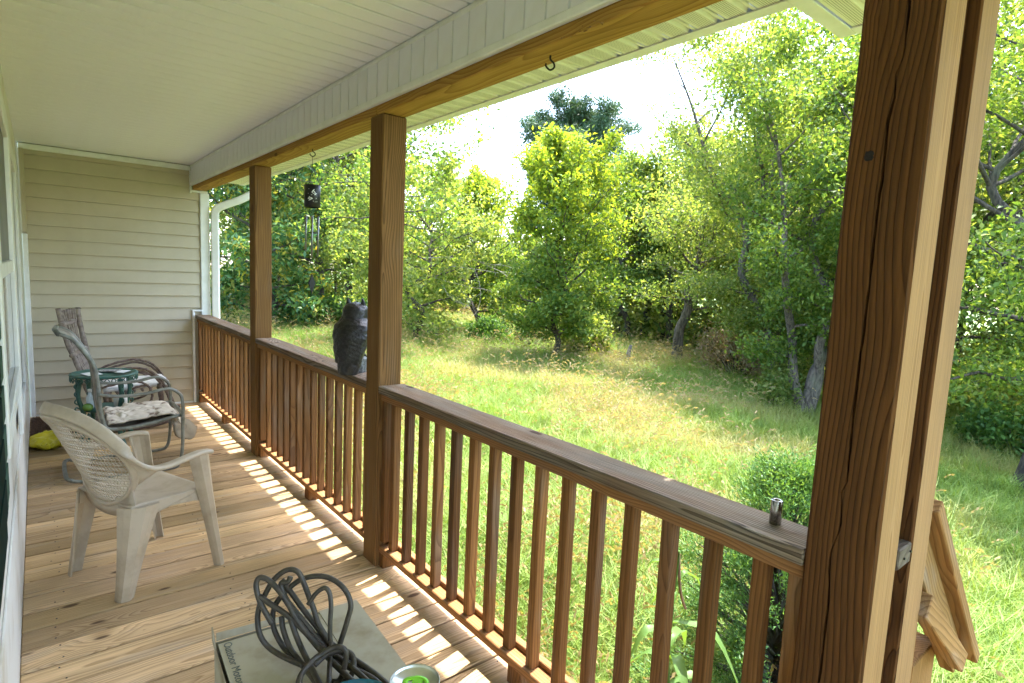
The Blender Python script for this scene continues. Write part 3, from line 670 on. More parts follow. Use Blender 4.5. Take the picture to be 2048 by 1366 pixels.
for k, (x, y, a, sx, sy, lab, m_) in enumerate(((.30, 5.52, .3, .10, .14, 'white folded paper at the edge of the green table', PAPER), (.42, 5.62, -.4, .15, .11, 'dark printed leaflet in the middle of the green table', DARKP), (.50, 5.50, .9, .09, .07, 'small white paper slip on the green table', PAPER))):
    c, s = math.cos(a), math.sin(a); P = [(x+c*i*sx/2-s*j*sy/2, y+s*i*sx/2+c*j*sy/2, .6075+k*.004+(.003 if i > 0 else 0)) for i, j in ((-1, -1), (1, -1), (1, 1), (-1, 1))]
    V = P+[(p[0], p[1], p[2]+.003) for p in P]; o = mk('folded_paper', V, [(3, 2, 1, 0), (4, 5, 6, 7), (0, 1, 5, 4), (1, 2, 6, 5), (2, 3, 7, 6), (3, 0, 4, 7)], m_); o['label'] = lab; o['category'] = 'paper'
v, f = lathe([(.018, .0), (.046, 0), (.047, .09), (.046, .094), (.020, .094), (.019, .05)], (.480, 5.50, .3305), 28, True, False); o = mk('paper_roll', v, f, PAPER, None, True); o['label'] = 'white round paper roll on the green table shelf'; o['category'] = 'roll'
bt = empty('spray_bottle', (.285, 5.56, .3305), 'clear plastic bottle with green base on the table shelf', 'bottle')
v, f = lathe([(.024, 0), (.026, .01), (.026, .09), (.012, .112), (.011, .13)], (.285, 5.56, .3305), 20); mk('body', v, f, plain('clear_plastic', (.62, .68, .68), .15), bt, True)
v, f = lathe([(.014, 0), (.014, .02), (.008, .024)], (.285, 5.56, .461), 16); mk('cap', v, f, PAPER, bt, True)
v, f = lathe([(.005, 0), (.028, .004), (.036, .022), (.033, .04), (.018, .054), (.006, .056)], (.265, 5.475, .3305), 18); o = mk('glass_jar', v, f, plain('green_glass', (.16, .30, .05), .15), None, True); o['label'] = 'small rounded green glass jar on the table shelf'; o['category'] = 'jar'
# ================================================================== MAT, BAG
rs = np.random.RandomState(6); N = 2600
px = rs.uniform(-.095, .16, N); py = rs.uniform(6.02, 6.84, N); hh = rs.uniform(.004, .018, N); a = rs.uniform(0, 6.28, N); ln = rs.uniform(.01, .03, N)
V = np.zeros((N, 3, 3)); V[:, 0] = np.stack([px, py, np.full(N, .006)], 1); V[:, 1] = np.stack([px+.004, py+.003, np.full(N, .006)], 1); V[:, 2] = np.stack([px+ln*np.cos(a), py+ln*np.sin(a), .010+hh], 1)
dm = empty('door_mat', (.03, 6.43, 0), 'shaggy dark brown doormat in the far corner of the deck', 'mat')
box('mat_base', -.095, .16, 6.02, 6.84, .001, .010, MAT, dm, .003); o = mk('bristles', V.reshape(-1, 3), np.arange(N*3).reshape(-1, 3), MAT, dm); o['kind'] = 'stuff'
def bag(u, v):
    a = 2*math.pi*u; rr = math.sin(math.pi*v)
    x = .025+.125*math.cos(a)*rr*(1+.5*nz(u*9, v*7))+.02*nz(v*4, u*3, 3); y = 5.80+.22*(v-.5)*2+.05*nz(u*3, v*5); z = .048+.045*math.sin(a)*rr*(1+.5*nz(u*5, v*6, 9))+.030*nz(u*13, v*12, 2)+.012*nz(u*26, v*22, 5)
    return (max(x, -.098), y, max(z, .003))
crumple('plastic_bag', 'crumpled bright yellow plastic bag lying on the deck', 'bag', bag, 40, 36, YELLOW, .001)
# ================================================================== OWL
def owl():
    cx, cy, bz = 1.338, 3.00, ZR
    e = empty('owl_decoy', (cx, cy, bz), 'dark grey owl decoy facing the yard on the railing', 'owl figure')
    fx, fy = .78, .62; lx, ly = -fy, fx
    rings = [(.000, -.060, .046, .050), (.02, -.058, .050, .056), (.08, -.046, .064, .070), (.14, -.034, .078, .084), (.20, -.022, .088, .094), (.245, -.010, .088, .097), (.272, -.002, .083, .092), (.290, .004, .073, .079), (.303, .008, .067, .071), (.322, .012, .068, .072), (.348, .014, .068, .071), (.368, .013, .058, .060), (.382, .012, .038, .040), (.391, .012, .004, .004)]
    n = 40; V = []; m = 150; zs = np.linspace(0, .391, m)
    A = np.array(rings)
    for z_ in zs:
        c, a_, b_ = [np.interp(z_, A[:, 0], A[:, k]) for k in (1, 2, 3)]
        for k in range(n):
            t = 2*math.pi*k/n; row = z_*190; sc = .0022*math.sin(row)*math.sin(t*10+math.floor(row/math.pi)*1.6)*(1 if z_ < .3 else .5); jag = .0035*mn.noise(Vector((math.cos(t)*3, math.sin(t)*3, z_*30)))
            wing = .010*math.exp(-((abs(((t+math.pi) % (2*math.pi))-math.pi)-1.9)/.35)**2)*(1 if .06 < z_ < .27 else 0)
            q = 1+(sc+jag+wing)/max(a_, .02)
            u_ = c+a_*q*math.cos(t); v_ = b_*q*math.sin(t); V.append((cx+fx*u_+lx*v_, cy+fy*u_+ly*v_, bz+.001+z_))
    F = [(i*n+k, i*n+(k+1) % n, (i+1)*n+(k+1) % n, (i+1)*n+k) for i in range(m-1) for k in range(n)]+[tuple(range(n))[::-1], tuple((m-1)*n+k for k in range(n))]
    mk('body', V, F, OWL, e, True)
    for s in (-1, 1):
        P = [(.016, s*.040, .352), (.016, s*.043, .378), (.012, s*.044, .398), (.004, s*.042, .414)]
        v, f = tube(crom([(cx+fx*a+lx*b, cy+fy*a+ly*b, bz+c) for a, b, c in P], 4), [.019, .018, .017, .016, .015, .0135, .012, .0105, .009, .007, .005, .003, .001], 8); mk('ear_tuft', v, f, OWL, e, True)
        P = [(.066, s*.026, .330), (.070, s*.026, .330)]
        v, f = lathe([(.001, 0), (.014, .001), (.015, .004), (.008, .008), (.001, .009)], n=14)
        v = np.array([(cx+fx*(.070+q[2])+lx*(s*.026+q[0]), cy+fy*(.070+q[2])+ly*(s*.026+q[0]), bz+.335+q[1]) for q in v]); mk('eye', v, f, BLACK, e, True)
    v, f = tube([(cx+fx*.072, cy+fy*.072, bz+.325), (cx+fx*.084, cy+fy*.084, bz+.316), (cx+fx*.082, cy+fy*.082, bz+.303)], [.009, .007, .001], 8); mk('beak', v, f, BLACK, e, True)
    # stump it perches on
    V = []; zs = [0, .02, .05, .075, .086]; n = 30
    for z_ in zs:
        for k in range(n):
            t = 2*math.pi*k/n; rr = (.056 if z_ < .08 else .048)*(1+.05*math.sin(k*2.6+z_*30)+.03*math.sin(k*5.1)); u_ = .034+rr*math.cos(t); v_ = rr*math.sin(t); V.append((cx+fx*u_+lx*v_, cy+fy*u_+ly*v_, bz+.001+z_))
    F = [(i*n+k, i*n+(k+1) % n, (i+1)*n+(k+1) % n, (i+1)*n+k) for i in range(4) for k in range(n)]+[tuple(range(n))[::-1], tuple(4*n+k for k in range(n))]
    mk('stump', V, F, plain('owl_stump_resin', (.05, .05, .05), .4, nscale=70, c2=(.17, .18, .19), bump=.6), e)
    for s in (-1, 1):
        ft = [tube(crom([(cx+fx*(.030)+lx*(s*.025), cy+fy*.030+ly*(s*.025), bz+.10), (cx+fx*.058+lx*(s*.025+q*.010), cy+fy*.058+ly*(s*.025+q*.010), bz+.098), (cx+fx*.074+lx*(s*.025+q*.016), cy+fy*.074+ly*(s*.025+q*.016), bz+.075)], 4), .006, 6) for q in (-1, 0, 1)]
        mk('claw', *join(ft), OWL, e, True)
owl()
# ================================================================== WIND CHIME, HOOKS
def hook(x, y, label):
    P = crom([(x, y, ZB+.005), (x, y, ZB-.012), (x+.012, y-.004, ZB-.022), (x+.014, y-.005, ZB-.036), (x, y, ZB-.046), (x-.014, y+.005, ZB-.036), (x-.014, y+.005, ZB-.028)], 6)
    v, f = tube(P, .0032, 8); o = mk('ceiling_hook', v, f, IRON, None, True); o['label'] = label; o['category'] = 'hook'; o['group'] = 'hooks under the beam'
hook(1.356, 1.517, 'empty dark iron hook screwed under the beam')
hook(1.378, 3.75, 'iron hook carrying the wind chime under the beam')
def chime():
    x, y = 1.378, 3.75
    e = empty('wind_chime', (x, y, 1.35), 'black cylinder wind chime with silver tubes and diamond sail', 'wind chime')
    ln = [tube([(x, y, ZB-.045), (x, y, 2.155)], .0016, 5)]
    for a in (R(100), R(220), R(340)): ln.append(tube([(x, y, 2.155), (x+.046*math.cos(a), y+.046*math.sin(a), 2.036)], .0018, 5))
    mk('hanging_cord', *join(ln), IRON, e)
    v, f = lathe([(.044, 0), (.049, .001), (.0495, .138), (.047, .139), (.044, .136)], (x, y, 1.898), 32, False, False); mk('drum', v, f, BLACK, e, True)
    # pale dragonfly, flower and dots cut out of the drum
    d0 = math.atan2(-y, -x)
    def cut(name, poly):
        V = [(x+.0502*math.cos(d0+a/.05), y+.0502*math.sin(d0+a/.05), 1.967+z_) for a, z_ in poly]; mk(name, V, [tuple(range(len(V)))], PAPER, e)
    def ell(ca, cz, ra, rb, rot, n=12): return [(ca+ra*math.cos(t)*math.cos(rot)-rb*math.sin(t)*math.sin(rot), cz+ra*math.cos(t)*math.sin(rot)+rb*math.sin(t)*math.cos(rot)) for t in np.linspace(0, 2*math.pi, n+1)[:-1]]
    for ca, cz, ra, rb, ro in ((.004, .030, .014, .0028, .9), (.014, .022, .013, .0028, 2.2), (.010, .012, .016, .0022, -.5), (.020, .010, .010, .002, .7), (-.014, -.018, .016, .003, .15), (-.012, -.025, .014, .0025, .5), (-.004, -.016, .010, .0025, -.6), (-.020, -.012, .008, .002, .9)): cut('cutout', ell(ca, cz, ra, rb, ro))
    for ca, cz in ((-.022, .040), (-.026, .012), (.024, -.016), (.018, -.038), (.006, -.034), (-.004, .004), (.028, -.036)): cut('cutout', ell(ca, cz, .0022, .0022, 0, 8))
    ts = []
    for k, (dx, dy, zt, zb) in enumerate(((-.038, .006, 1.841, 1.621), (-.012, -.032, 1.843, 1.579), (.035, -.010, 1.844, 1.590), (.012, .034, 1.842, 1.60))):
        v, f = lathe([(.0068, 0), (.0068, zt-zb)], (x+dx, y+dy, zb), 12); mk('chime_tube', v, f, ALU, e, True)
        ts.append(tube([(x+dx*1.1, y+dy*1.1, 1.90), (x+dx, y+dy, zt-.006)], .0009, 4))
    ts.append(tube([(x, y, 1.90), (x, y, 1.47)], .0009, 4)); mk('tube_strings', *join(ts), IRON, e)
    v, f = lathe([(.004, 0), (.024, 0), (.026, .004), (.024, .008), (.004, .008)], (x, y, 1.733), 20); mk('clapper', v, f, BLACK, e, True)
    a = R(28); P = [(0, 1.476), (.030, 1.413), (0, 1.350), (-.030, 1.413)]
    V = [(x+q*math.cos(a)+s*.003*-math.sin(a), y+q*math.sin(a)+s*.003*math.cos(a), zz) for s in (-1, 1) for q, zz in P]
    mk('wind_sail', V, [(0, 1, 2, 3), (7, 6, 5, 4)]+[(i, i+4, (i+1) % 4+4, (i+1) % 4) for i in range(4)], BLACK, e)
chime()
# ================================================================== SOCKET ON THE RAIL
sk = empty('steel_socket', (1.378, .632, ZR), 'shiny steel wrench socket standing on the railing cap', 'socket')
v, f = lathe([(.0125, 0), (.0140, .0012), (.0140, .059), (.0132, .0605), (.0070, .0605), (.0066, .045), (.001, .045)], (1.378, .632, ZR+.0005), 28); mk('sleeve', v, f, CHROME, sk, True)
v, f = lathe([(.001, .0), (.0064, .0)], (1.378, .632, ZR+.0465), 6, False, False); mk('drive_hole', v, f, BLACK, sk)
# ================================================================== CARTON, CORD, BOWL, CAN
BZ = .94
bx = empty('carton', (.30, .67, 0), 'dusty grey cardboard carton with dark lettering under the cord', 'carton')
A_, B_, C_ = np.array([.192, .929]), np.array([.418, .914]), np.array([.385, .40]); D_ = A_+(C_-B_)
V = [(*q, z_) for z_ in (0.0005, BZ-.0035) for q in (A_, B_, C_, D_)]
mk('carton_sides', V, [(0, 1, 5, 4), (1, 2, 6, 5), (2, 3, 7, 6), (3, 0, 4, 7), (3, 2, 1, 0)], CARD, bx)
def lid(P0, P1, P2, P3, z_, name):
    V = [(*p, z_) for p in (P0, P1, P2, P3)]+[(*p, z_+.0028) for p in (P0, P1, P2, P3)]
    return mk(name, V, [(3, 2, 1, 0), (4, 5, 6, 7), (0, 1, 5, 4), (1, 2, 6, 5), (2, 3, 7, 6), (3, 0, 4, 7)], CARD, bx)
sxv = (B_-A_)
lid(A_+np.array([.003, -.012]), A_+sxv*.70+np.array([0, -.012]), D_+sxv*.70, D_+np.array([.003, 0]), BZ-.003, 'lid_flap')
lid(A_+sxv*.705+np.array([0, -.004]), B_+np.array([0, -.003]), C_, D_+sxv*.705, BZ-.0022, 'lid_flap')
V = [(*A_, BZ-.004), (*(A_+np.array([-.004, -.022])), BZ-.004), (*(A_+np.array([-.007, -.018])), BZ+.014), (*(A_+np.array([-.003, .003])), BZ+.022)]
o = mk('torn_flap', V, [(0, 1, 2, 3)], CARDE, bx); sm = o.modifiers.new('s', 'SOLIDIFY'); sm.thickness = .002
V = [(*(A_+np.array([.004, .001])), BZ-.003), (*(A_+sxv*.66+np.array([0, .001])), BZ-.003), (*(A_+sxv*.66+np.array([0, .004])), BZ+.004), (*(A_+np.array([.004, .004])), BZ+.009)]
o = mk('raised_edge', V, [(0, 1, 2, 3)], CARD, bx); sm = o.modifiers.new('s', 'SOLIDIFY'); sm.thickness = .002
tx = bpy.data.curves.new('lettering', 'FONT'); tx.body = 'Outdoor Motori'; tx.size = .0165; tx.extrude = .0001
to = bpy.data.objects.new('lettering_curve', tx); me = bpy.data.meshes.new_from_object(to); bpy.data.objects.remove(to)
for m_ in range(len(me.materials)): me.materials.pop()
o = link('lettering', me, INK, bx)
o.location = Vector((.2015, .913, BZ+.0006))-PW[bx.name]; dv = D_-A_; o.rotation_euler = (0, 0, math.atan2(dv[1], dv[0]))
CORDS = {"a":[[.329,.773,.965],[.342,.776,.998],[.349,.78,1.021],[.343,.793,1.042],[.328,.81,1.055],[.309,.823,1.058],[.29,.834,1.052],[.273,.84,1.038],[.259,.843,1.021],[.253,.84,1.004],[.254,.832,.984],[.263,.819,.962],[.271,.783,.957],[.278,.746,.957],[.276,.69,.957]],
"b":[[.278,.758,.961],[.263,.785,.961],[.246,.823,.964],[.235,.836,.981],[.233,.845,1.002],[.237,.849,1.022],[.246,.849,1.039],[.257,.848,1.057],[.274,.842,1.07],[.287,.832,1.068],[.293,.822,1.052],[.297,.811,1.034],[.301,.802,1.017],[.304,.794,1.0],[.31,.784,.985],[.318,.774,.971],[.345,.70,.961],[.355,.65,.958]],
"c":[[.248,.825,1.002],[.238,.84,1.026],[.234,.849,1.043],[.234,.854,1.056],[.239,.853,1.064],[.249,.845,1.06],[.26,.832,1.046],[.27,.818,1.026],[.278,.805,1.006],[.291,.789,.985],[.306,.773,.968],[.319,.739,.965],[.327,.697,.965],[.334,.64,.965]],
"d":[[.29,.796,1.032],[.301,.794,1.047],[.312,.789,1.054],[.317,.783,1.047],[.317,.777,1.03],[.314,.772,1.01],[.312,.767,.989],[.312,.763,.977],[.297,.731,.969],[.28,.69,.969]],
"e":[[.269,.849,1.053],[.279,.834,1.035],[.292,.816,1.011],[.305,.799,.989],[.315,.785,.971],[.326,.754,.957],[.339,.698,.957],[.345,.65,.957]],
"f":[[.278,.836,1.061],[.274,.836,1.054],[.265,.84,1.051],[.27,.829,1.03],[.285,.809,1.005],[.301,.789,.98],[.314,.773,.961],[.323,.726,.961],[.34,.685,.961],[.344,.64,.961]],
"g":[[.236,.846,1.039],[.249,.833,1.028],[.266,.817,1.014],[.285,.796,.992],[.298,.78,.972],[.304,.767,.965],[.308,.73,.965],[.316,.67,.965]],
"h":[[.239,.69,.985],[.247,.705,.991],[.261,.719,.991],[.281,.732,.991],[.301,.731,.996],[.312,.723,.996],[.316,.719,.984],[.308,.718,.955],[.295,.720,.950],[.276,.715,.950],[.26,.705,.955],[.246,.692,.965]],
"i":[[.280,.742,.972],[.299,.745,.979],[.319,.739,.98],[.329,.728,.975],[.326,.716,.962],[.314,.715,.950],[.298,.724,.950]],
"j":[[.262,.827,1.008],[.262,.82,.991],[.268,.807,.966],[.272,.769,.961],[.274,.735,.961],[.273,.69,.961]],
"k":[[.27,.812,1.009],[.274,.802,.989],[.28,.792,.968],[.278,.751,.965],[.274,.69,.965]]}
parts = []
for k_, P in CORDS.items(): parts.append(tube(crom(P, 7), .0040 if k_ != 'd' else .0034, 10))
o = mk('extension_cord', *join(parts), CORD, None, True); o['label'] = 'looped bundle of dark brown cord lying on the carton'; o['category'] = 'cord'
v, f = lathe([(.030, 0), (.042, .010), (.052, .032), (.055, .0365), (.0535, .038), (.050, .032), (.040, .012), (.001, .010)], (.288, .628, BZ), 40); o = mk('bowl', v, f, BLUE, None, True); o['label'] = 'blue bowl on the carton with only its rim in view'; o['category'] = 'bowl'
cn = empty('drink_can', (.319, .536, BZ), 'open drink can with a bright green tab on the carton', 'can')
CX, CY, CT = .3190, .5360, BZ+.001
v, f = lathe([(.024, 0), (.0325, .006), (.0328, .09), (.0328, .098), (.0285, .112), (.0280, .114)], (CX, CY, CT), 40); mk('body', v, f, CANB, cn, True)
v, f = lathe([(.0282, .1142), (.0290, .1165), (.0284, .1175), (.0272, .1165), (.0262, .1115), (.0250, .1108), (.0225, .1120), (.001, .1120)], (CX, CY, CT), 40); mk('lid', v, f, CANT, cn, True)
ta = R(140); 
def tabp(a, b, z_): return (CX+a*math.cos(ta)-b*math.sin(ta), CY+a*math.sin(ta)+b*math.cos(ta), CT+z_)
ring = [tabp(.0125*math.cos(t)-.001, .0082*math.sin(t)*(1 if math.cos(t) < 0 else .85), .1150) for t in np.linspace(0, 2*math.pi, 25)[:-1]]
v, f = tube(np.array(ring), 1.0, closed=True, flat=(.0055, .0018)); mk('tab', v, f, TAB, cn, True)
V = [tabp(a, b, .1145) for a, b in ((-.009, -.006), (.003, -.0075), (.003, .0075), (-.009, .006))]+[tabp(a, b, .1158) for a, b in ((-.009, -.006), (.003, -.0075), (.003, .0075), (-.009, .006))]
mk('tab_web', V, [(3, 2, 1, 0), (4, 5, 6, 7), (0, 1, 5, 4), (1, 2, 6, 5), (2, 3, 7, 6), (3, 0, 4, 7)], TAB, cn)
V = [tabp(.0135+.0075*math.cos(t), .0095*math.sin(t), .1124) for t in np.linspace(0, 2*math.pi, 17)[:-1]]; mk('mouth_hole', V, [tuple(range(16))], BLACK, cn)
# ================================================================== TREES
def unit(v): return v/(np.linalg.norm(v, axis=-1, keepdims=True)+1e-9)
def leafquads(P, size, rs, up=.5, droop=.2, aspect=.55, curl=.0):
    N = len(P); a = unit(rs.normal(size=(N, 3))+np.array([0, 0, -droop])); n = unit(rs.normal(size=(N, 3))+np.array([0, 0, up*2])); wv = unit(np.cross(n, a)); n = np.cross(a, wv)
    s = size*rs.uniform(.6, 1.3, (N, 1)); b = P; V = np.zeros((N, 4, 3))
    V[:, 0] = b; V[:, 1] = b+a*s*.45+wv*s*aspect/2+n*s*.10; V[:, 2] = b+a*s-n*s*.08; V[:, 3] = b+a*s*.45-wv*s*aspect/2+n*s*.10
    return V.reshape(-1, 3), np.arange(N*4).reshape(-1, 4)
def skel(base, H, spread, tr, cb, rs, nl=18, lean=(0, 0), prof='round', multi=1, twigs=7, upang=.6, wob=.03, stemdirs=None):
    """returns (branch tubes, twig anchor points)"""
    tubes = []; anchors = []
    for s_ in range(multi):
        n = 9; ts = np.linspace(0, 1, n); ln = np.array(lean, float)
        if multi > 1:
            a = 2*math.pi*s_/multi+rs.uniform(-.4, .4); ln = ln+np.array([math.cos(a), math.sin(a)])*spread*.38*rs.uniform(.6, 1.1)
            if stemdirs is not None: ln = np.array(stemdirs[s_], float)
        hs = H*(.97 if multi == 1 else rs.uniform(.78, .98))
        tp = np.array([[base[0]+ln[0]*t**1.3, base[1]+ln[1]*t**1.3, base[2]-.15+hs*t] for t in ts]); tp[1:-1, :2] += rs.normal(size=(n-2, 2))*wob*H
        tc = crom(tp, 4); rad = tr*(1 if multi == 1 else .72)*(1-np.linspace(0, 1, len(tc))*.93)**.9; rad[0] *= 1.35; rad[1] *= 1.12
        tubes.append(tube(tc, rad, 9, cap=False))
        k = max(4, nl//multi)
        for i in range(k):
            u_ = (i+rs.uniform(.1, .9))/k; t = cb+(1-cb)*u_; idx = int(t*(len(tc)-1)); p0 = tc[idx]
            az = i*2.4+rs.uniform(-.5, .5)+s_*1.3
            pf = {'round': math.sin(math.pi*(.18+.74*u_))**.7, 'cone': (1-u_*.88), 'vase': (.45+.6*u_)*(1-max(0, u_-.8)*2.2), 'wide': .75+.35*math.sin(math.pi*u_)-.5*max(0, u_-.75)}[prof]
            L = spread*pf*rs.uniform(.75, 1.1)/(1 if multi == 1 else 1.25); el = upang*(.35+.9*u_)+rs.uniform(-.15, .15)
            d = np.array([math.cos(az)*math.cos(el), math.sin(az)*math.cos(el), math.sin(el)])
            P = np.array([p0+d*L*q+np.array([0, 0, .12*L*q*q*(1 if u_ > .3 else -1.0)])+rs.normal(size=3)*.04*L*q for q in np.linspace(0, 1, 6)])
            lc = crom(P, 2); r0 = min(rad[idx]*.6, .012+.018*L)
            tubes.append(tube(lc, np.linspace(r0, .005, len(lc)), 5, cap=False))
            for j in range(twigs):
                q = rs.uniform(.28, 1.0); p1 = lc[int(q*(len(lc)-1))]; dd = unit(d*.7+rs.normal(size=3)*.65+np.array([0, 0, .15])); l2 = L*rs.uniform(.22, .42)*(1.15-.5*q)
                tp2 = np.array([p1, p1+dd*l2*.5+np.array([0, 0, .04*l2]), p1+dd*l2+np.array([0, 0, -.06*l2])]); tubes.append(tube(tp2, [.006, .004, .002], 3, cap=False))
                for z_ in (.35, .6, .8, 1.0): anchors.append(tp2[0]+(tp2[2]-tp2[0])*z_)
            anchors.append(lc[-1])
    return tubes, np.array(anchors)
def tree(name, label, base, H, spread, tr, cb, seed, mat, nleaf, lsize, bark=BARKD, sig=.16, aspect=.55, group='trees around the lawn', cat='tree', up=.5, mat2=None, split=None, **kw):
    rs = np.random.RandomState(seed); zb = float(gz(base[0], base[1])); e = empty(name, (base[0], base[1], zb), label, cat, group)
    tb, an = skel((base[0], base[1], zb), H, spread, tr, cb, rs, **kw)
    mk('trunk', *join(tb), bark, e, True)
    P = an[rs.randint(0, len(an), nleaf)]+rs.normal(size=(nleaf, 3))*sig*np.array([1, 1, .7])
    P[:, 2] = np.maximum(P[:, 2], zb+.1)
    if mat2 is not None:
        hi = P[:, 2] > zb+H*split+rs.normal(size=nleaf)*H*.1
        v, f = leafquads(P[~hi], lsize, rs, up, aspect=aspect); mk('crown', v, f, mat, e); v, f = leafquads(P[hi], lsize, rs, up, aspect=aspect); mk('crown', v, f, mat2, e)
    else:
        v, f = leafquads(P, lsize, rs, up, aspect=aspect); mk('crown', v, f, mat, e)
    return e
tree('young_tree', 'slender young tree with bright yellow green top in mid lawn', (10.46, 11.21), 5.5, 2.1, .085, .15, 1, L_MID, 30000, .115, nl=40, prof='round', twigs=8, sig=.15, mat2=L_YEL, split=.58, upang=.8)
tree('lawn_tree', 'airy many stemmed tree with fine leaves left of the corner post', (14.89, 7.14), 9.6, 3.9, .20, .22, 2, L_LIGHT, 66000, .092, BARK, nl=56, multi=5, twigs=9, sig=.27, prof='vase', upang=.7, wob=.015, stemdirs=[(-2.2, 2.4), (-.8, 1.0), (.3, .1), (1.0, -1.6), (-1.6, .4)])
tree('lawn_tree', 'leaning thick trunked tree beside the corner post', (12.56, 5.34), 8.9, 3.1, .16, .20, 3, L_MID, 38000, .095, BARK, nl=36, multi=3, twigs=8, sig=.20, prof='vase', upang=.7, stemdirs=[(.5, -.9), (1.6, -.2), (-.9, 1.3)])
tree('small_tree', 'small pale trunked tree at the dark wood edge', (15.68, 10.81), 5.2, 2.4, .19, .40, 4, L_LIGHT, 11000, .115, BARK, nl=24, twigs=8, sig=.2, prof='wide', lean=(.35, -.5), wob=.012)
tree('pine_tree', 'tall dark blue green pine rising behind the yellow tree', (25.6, 25.6), 12.3, 4.1, .28, .50, 5, L_PINE, 60000, .30, BARKD, nl=56, twigs=8, sig=.22, aspect=.20, prof='round', upang=.45)
LT = tree('leafy_tree', 'loose yellow green tree with bare limbs beside the owl post', (8.9, 15.3), 4.9, 2.5, .09, .12, 6, L_LIGHT, 17000, .12, nl=28, twigs=8, prof='wide', upang=.5)
tree('leafy_tree', 'rounded golden green tree behind the slender young tree', (12.3, 17.4), 5.5, 2.4, .12, .2, 7, L_MID, 16000, .14, nl=26, twigs=8, prof='round', mat2=L_YEL, split=.74)
tree('shade_tree', 'large lush tree with leaning limbs seen behind the wind chime', (8.3, 21.8), 10.5, 4.6, .17, .24, 8, L_LIGHT, 32000, .15, BARKD, nl=36, twigs=8, sig=.22, prof='wide', lean=(.9, -.4), wob=.012)
tree('shade_tree', 'tall tree between the owl and the square post', (10.4, 23.6), 9.0, 3.2, .18, .25, 9, L_MID, 17000, .16, BARKD, nl=28, twigs=7, sig=.24, prof='wide')
tree('overhanging_tree', 'tree reaching thin leafy branches past the post top', (6.6, 12.9), 7.2, 3.0, .07, .50, 10, L_MID, 4500, .12, BARKD, nl=22, twigs=7, sig=.16, prof='wide', upang=.35, wob=.010)
tree('magnolia_tree', 'glossy leaved magnolia beside the white downspout', (5.7, 20.2), 8.6, 2.7, .15, .06, 11, L_MAG, 16000, .21, BARKD, nl=34, twigs=8, sig=.17, prof='round', up=.35, aspect=.42)
tree('right_tree', 'dark trunked tree with spreading boughs at the right edge', (11.13, 1.61), 7.6, 3.3, .13, .22, 12, L_MID, 38000, .085, BARKD, nl=34, twigs=8, sig=.18, prof='wide', lean=(.4, .3))
tree('right_tree', 'broad leafy tree behind the stair post', (15.6, 4.3), 9.0, 3.6, .17, .12, 13, L_LIGHT, 32000, .115, BARKD, nl=36, twigs=8, sig=.24, prof='round')
tree('right_tree', 'deep green tree filling the gap at the far right', (17.5, .4), 10.0, 4.2, .2, .10, 14, L_MID, 22000, .17, BARKD, nl=34, twigs=7, sig=.28, prof='round')
tree('edge_tree', 'pale yellow green tree above the dark wood edge', (19.6, 13.3), 8.3, 2.9, .15, .30, 15, L_LIGHT, 14000, .16, BARK, nl=28, twigs=7, sig=.25, prof='round')
tree('edge_tree', 'tall grey green tree behind the small pale trunked tree', (18.6, 15.6), 7.0, 2.5, .14, .30, 16, L_MID, 12000, .16, BARKD, nl=26, twigs=7, sig=.24, prof='round')
tree('edge_tree', 'broad tree standing behind the many stemmed tree', (21.0, 9.6), 9.5, 3.6, .18, .28, 17, L_LIGHT, 14000, .18, BARKD, nl=28, twigs=7, sig=.28, prof='round')
# low shrubs
def shrub(name, label, base, rx, rz, n, mat, ls, seed, cat='shrub', group='low shrubs on the lawn', aspect=.5, sub=26):
    rs = np.random.RandomState(seed); zb = float(gz(*base)); e = empty(name, (*base, zb), label, cat, group)
    d = unit(rs.normal(size=(sub, 3))); d[:, 2] = np.abs(d[:, 2]); cs = np.array([base[0], base[1], zb+rz*.25])+d*np.array([rx, rx, rz*.75])*rs.uniform(.55, .92, (sub, 1))
    st_ = [tube(np.array([[base[0], base[1], zb-.1], (np.array([base[0], base[1], zb])+c)/2+rs.normal(size=3)*.03, c]), [.02*rx, .014*rx, .005*rx], 5, cap=False) for c in cs]
    mk('stems', *join(st_), BARKD, e, True)
    P = cs[rs.randint(0, sub, n)]+rs.normal(size=(n, 3))*np.array([rx, rx, rz])*.15; P[:, 2] = np.maximum(P[:, 2], zb+.03)
    v, f = leafquads(P, ls, rs, .6, aspect=aspect); mk('foliage', v, f, mat, e); return e
shrub('round_shrub', 'rounded dark green shrub left of the young tree', (10.95, 14.5), .75, .85, 5000, L_SHR, .09, 21)
shrub('low_shrub', 'scrubby bush behind the young tree trunk', (12.4, 14.1), .6, .95, 3000, L_DEEP, .10, 22)
shrub('low_shrub', 'small yellow green bush right of the young tree', (12.71, 11.77), .65, .55, 3000, L_YEL, .10, 23)
shrub('low_shrub', 'pale leafy bush beside the young tree', (12.2, 11.6), .9, 1.7, 5000, L_LIGHT, .11, 24)
shrub('dry_bush', 'brown half dead bush in the shade of the wood', (15.4, 8.6), 1.1, 1.7, 4200, L_BROWN, .10, 25)
shrub('low_shrub', 'light green bush around the stem by the corner post', (14.6, 6.7), .6, .8, 2500, L_LIGHT, .10, 26)
shrub('low_shrub', 'leafy suckers around the leaning trunk', (12.3, 5.9), .5, 1.0, 2000, L_LIGHT, .09, 27)
shrub('dark_shrub', 'dark green hedge bush under the magnolia', (7.6, 20.5), 2.2, 1.3, 6000, L_DEEP, .15, 28)
shrub('dark_shrub', 'dark green bush behind the owl', (10.4, 21.0), 2.0, 1.1, 5000, L_DEEP, .15, 29)
shrub('dark_shrub', 'dark bush under the right edge tree', (14.4, 2.2), 1.1, 1.0, 4500, L_SHR, .11, 30)
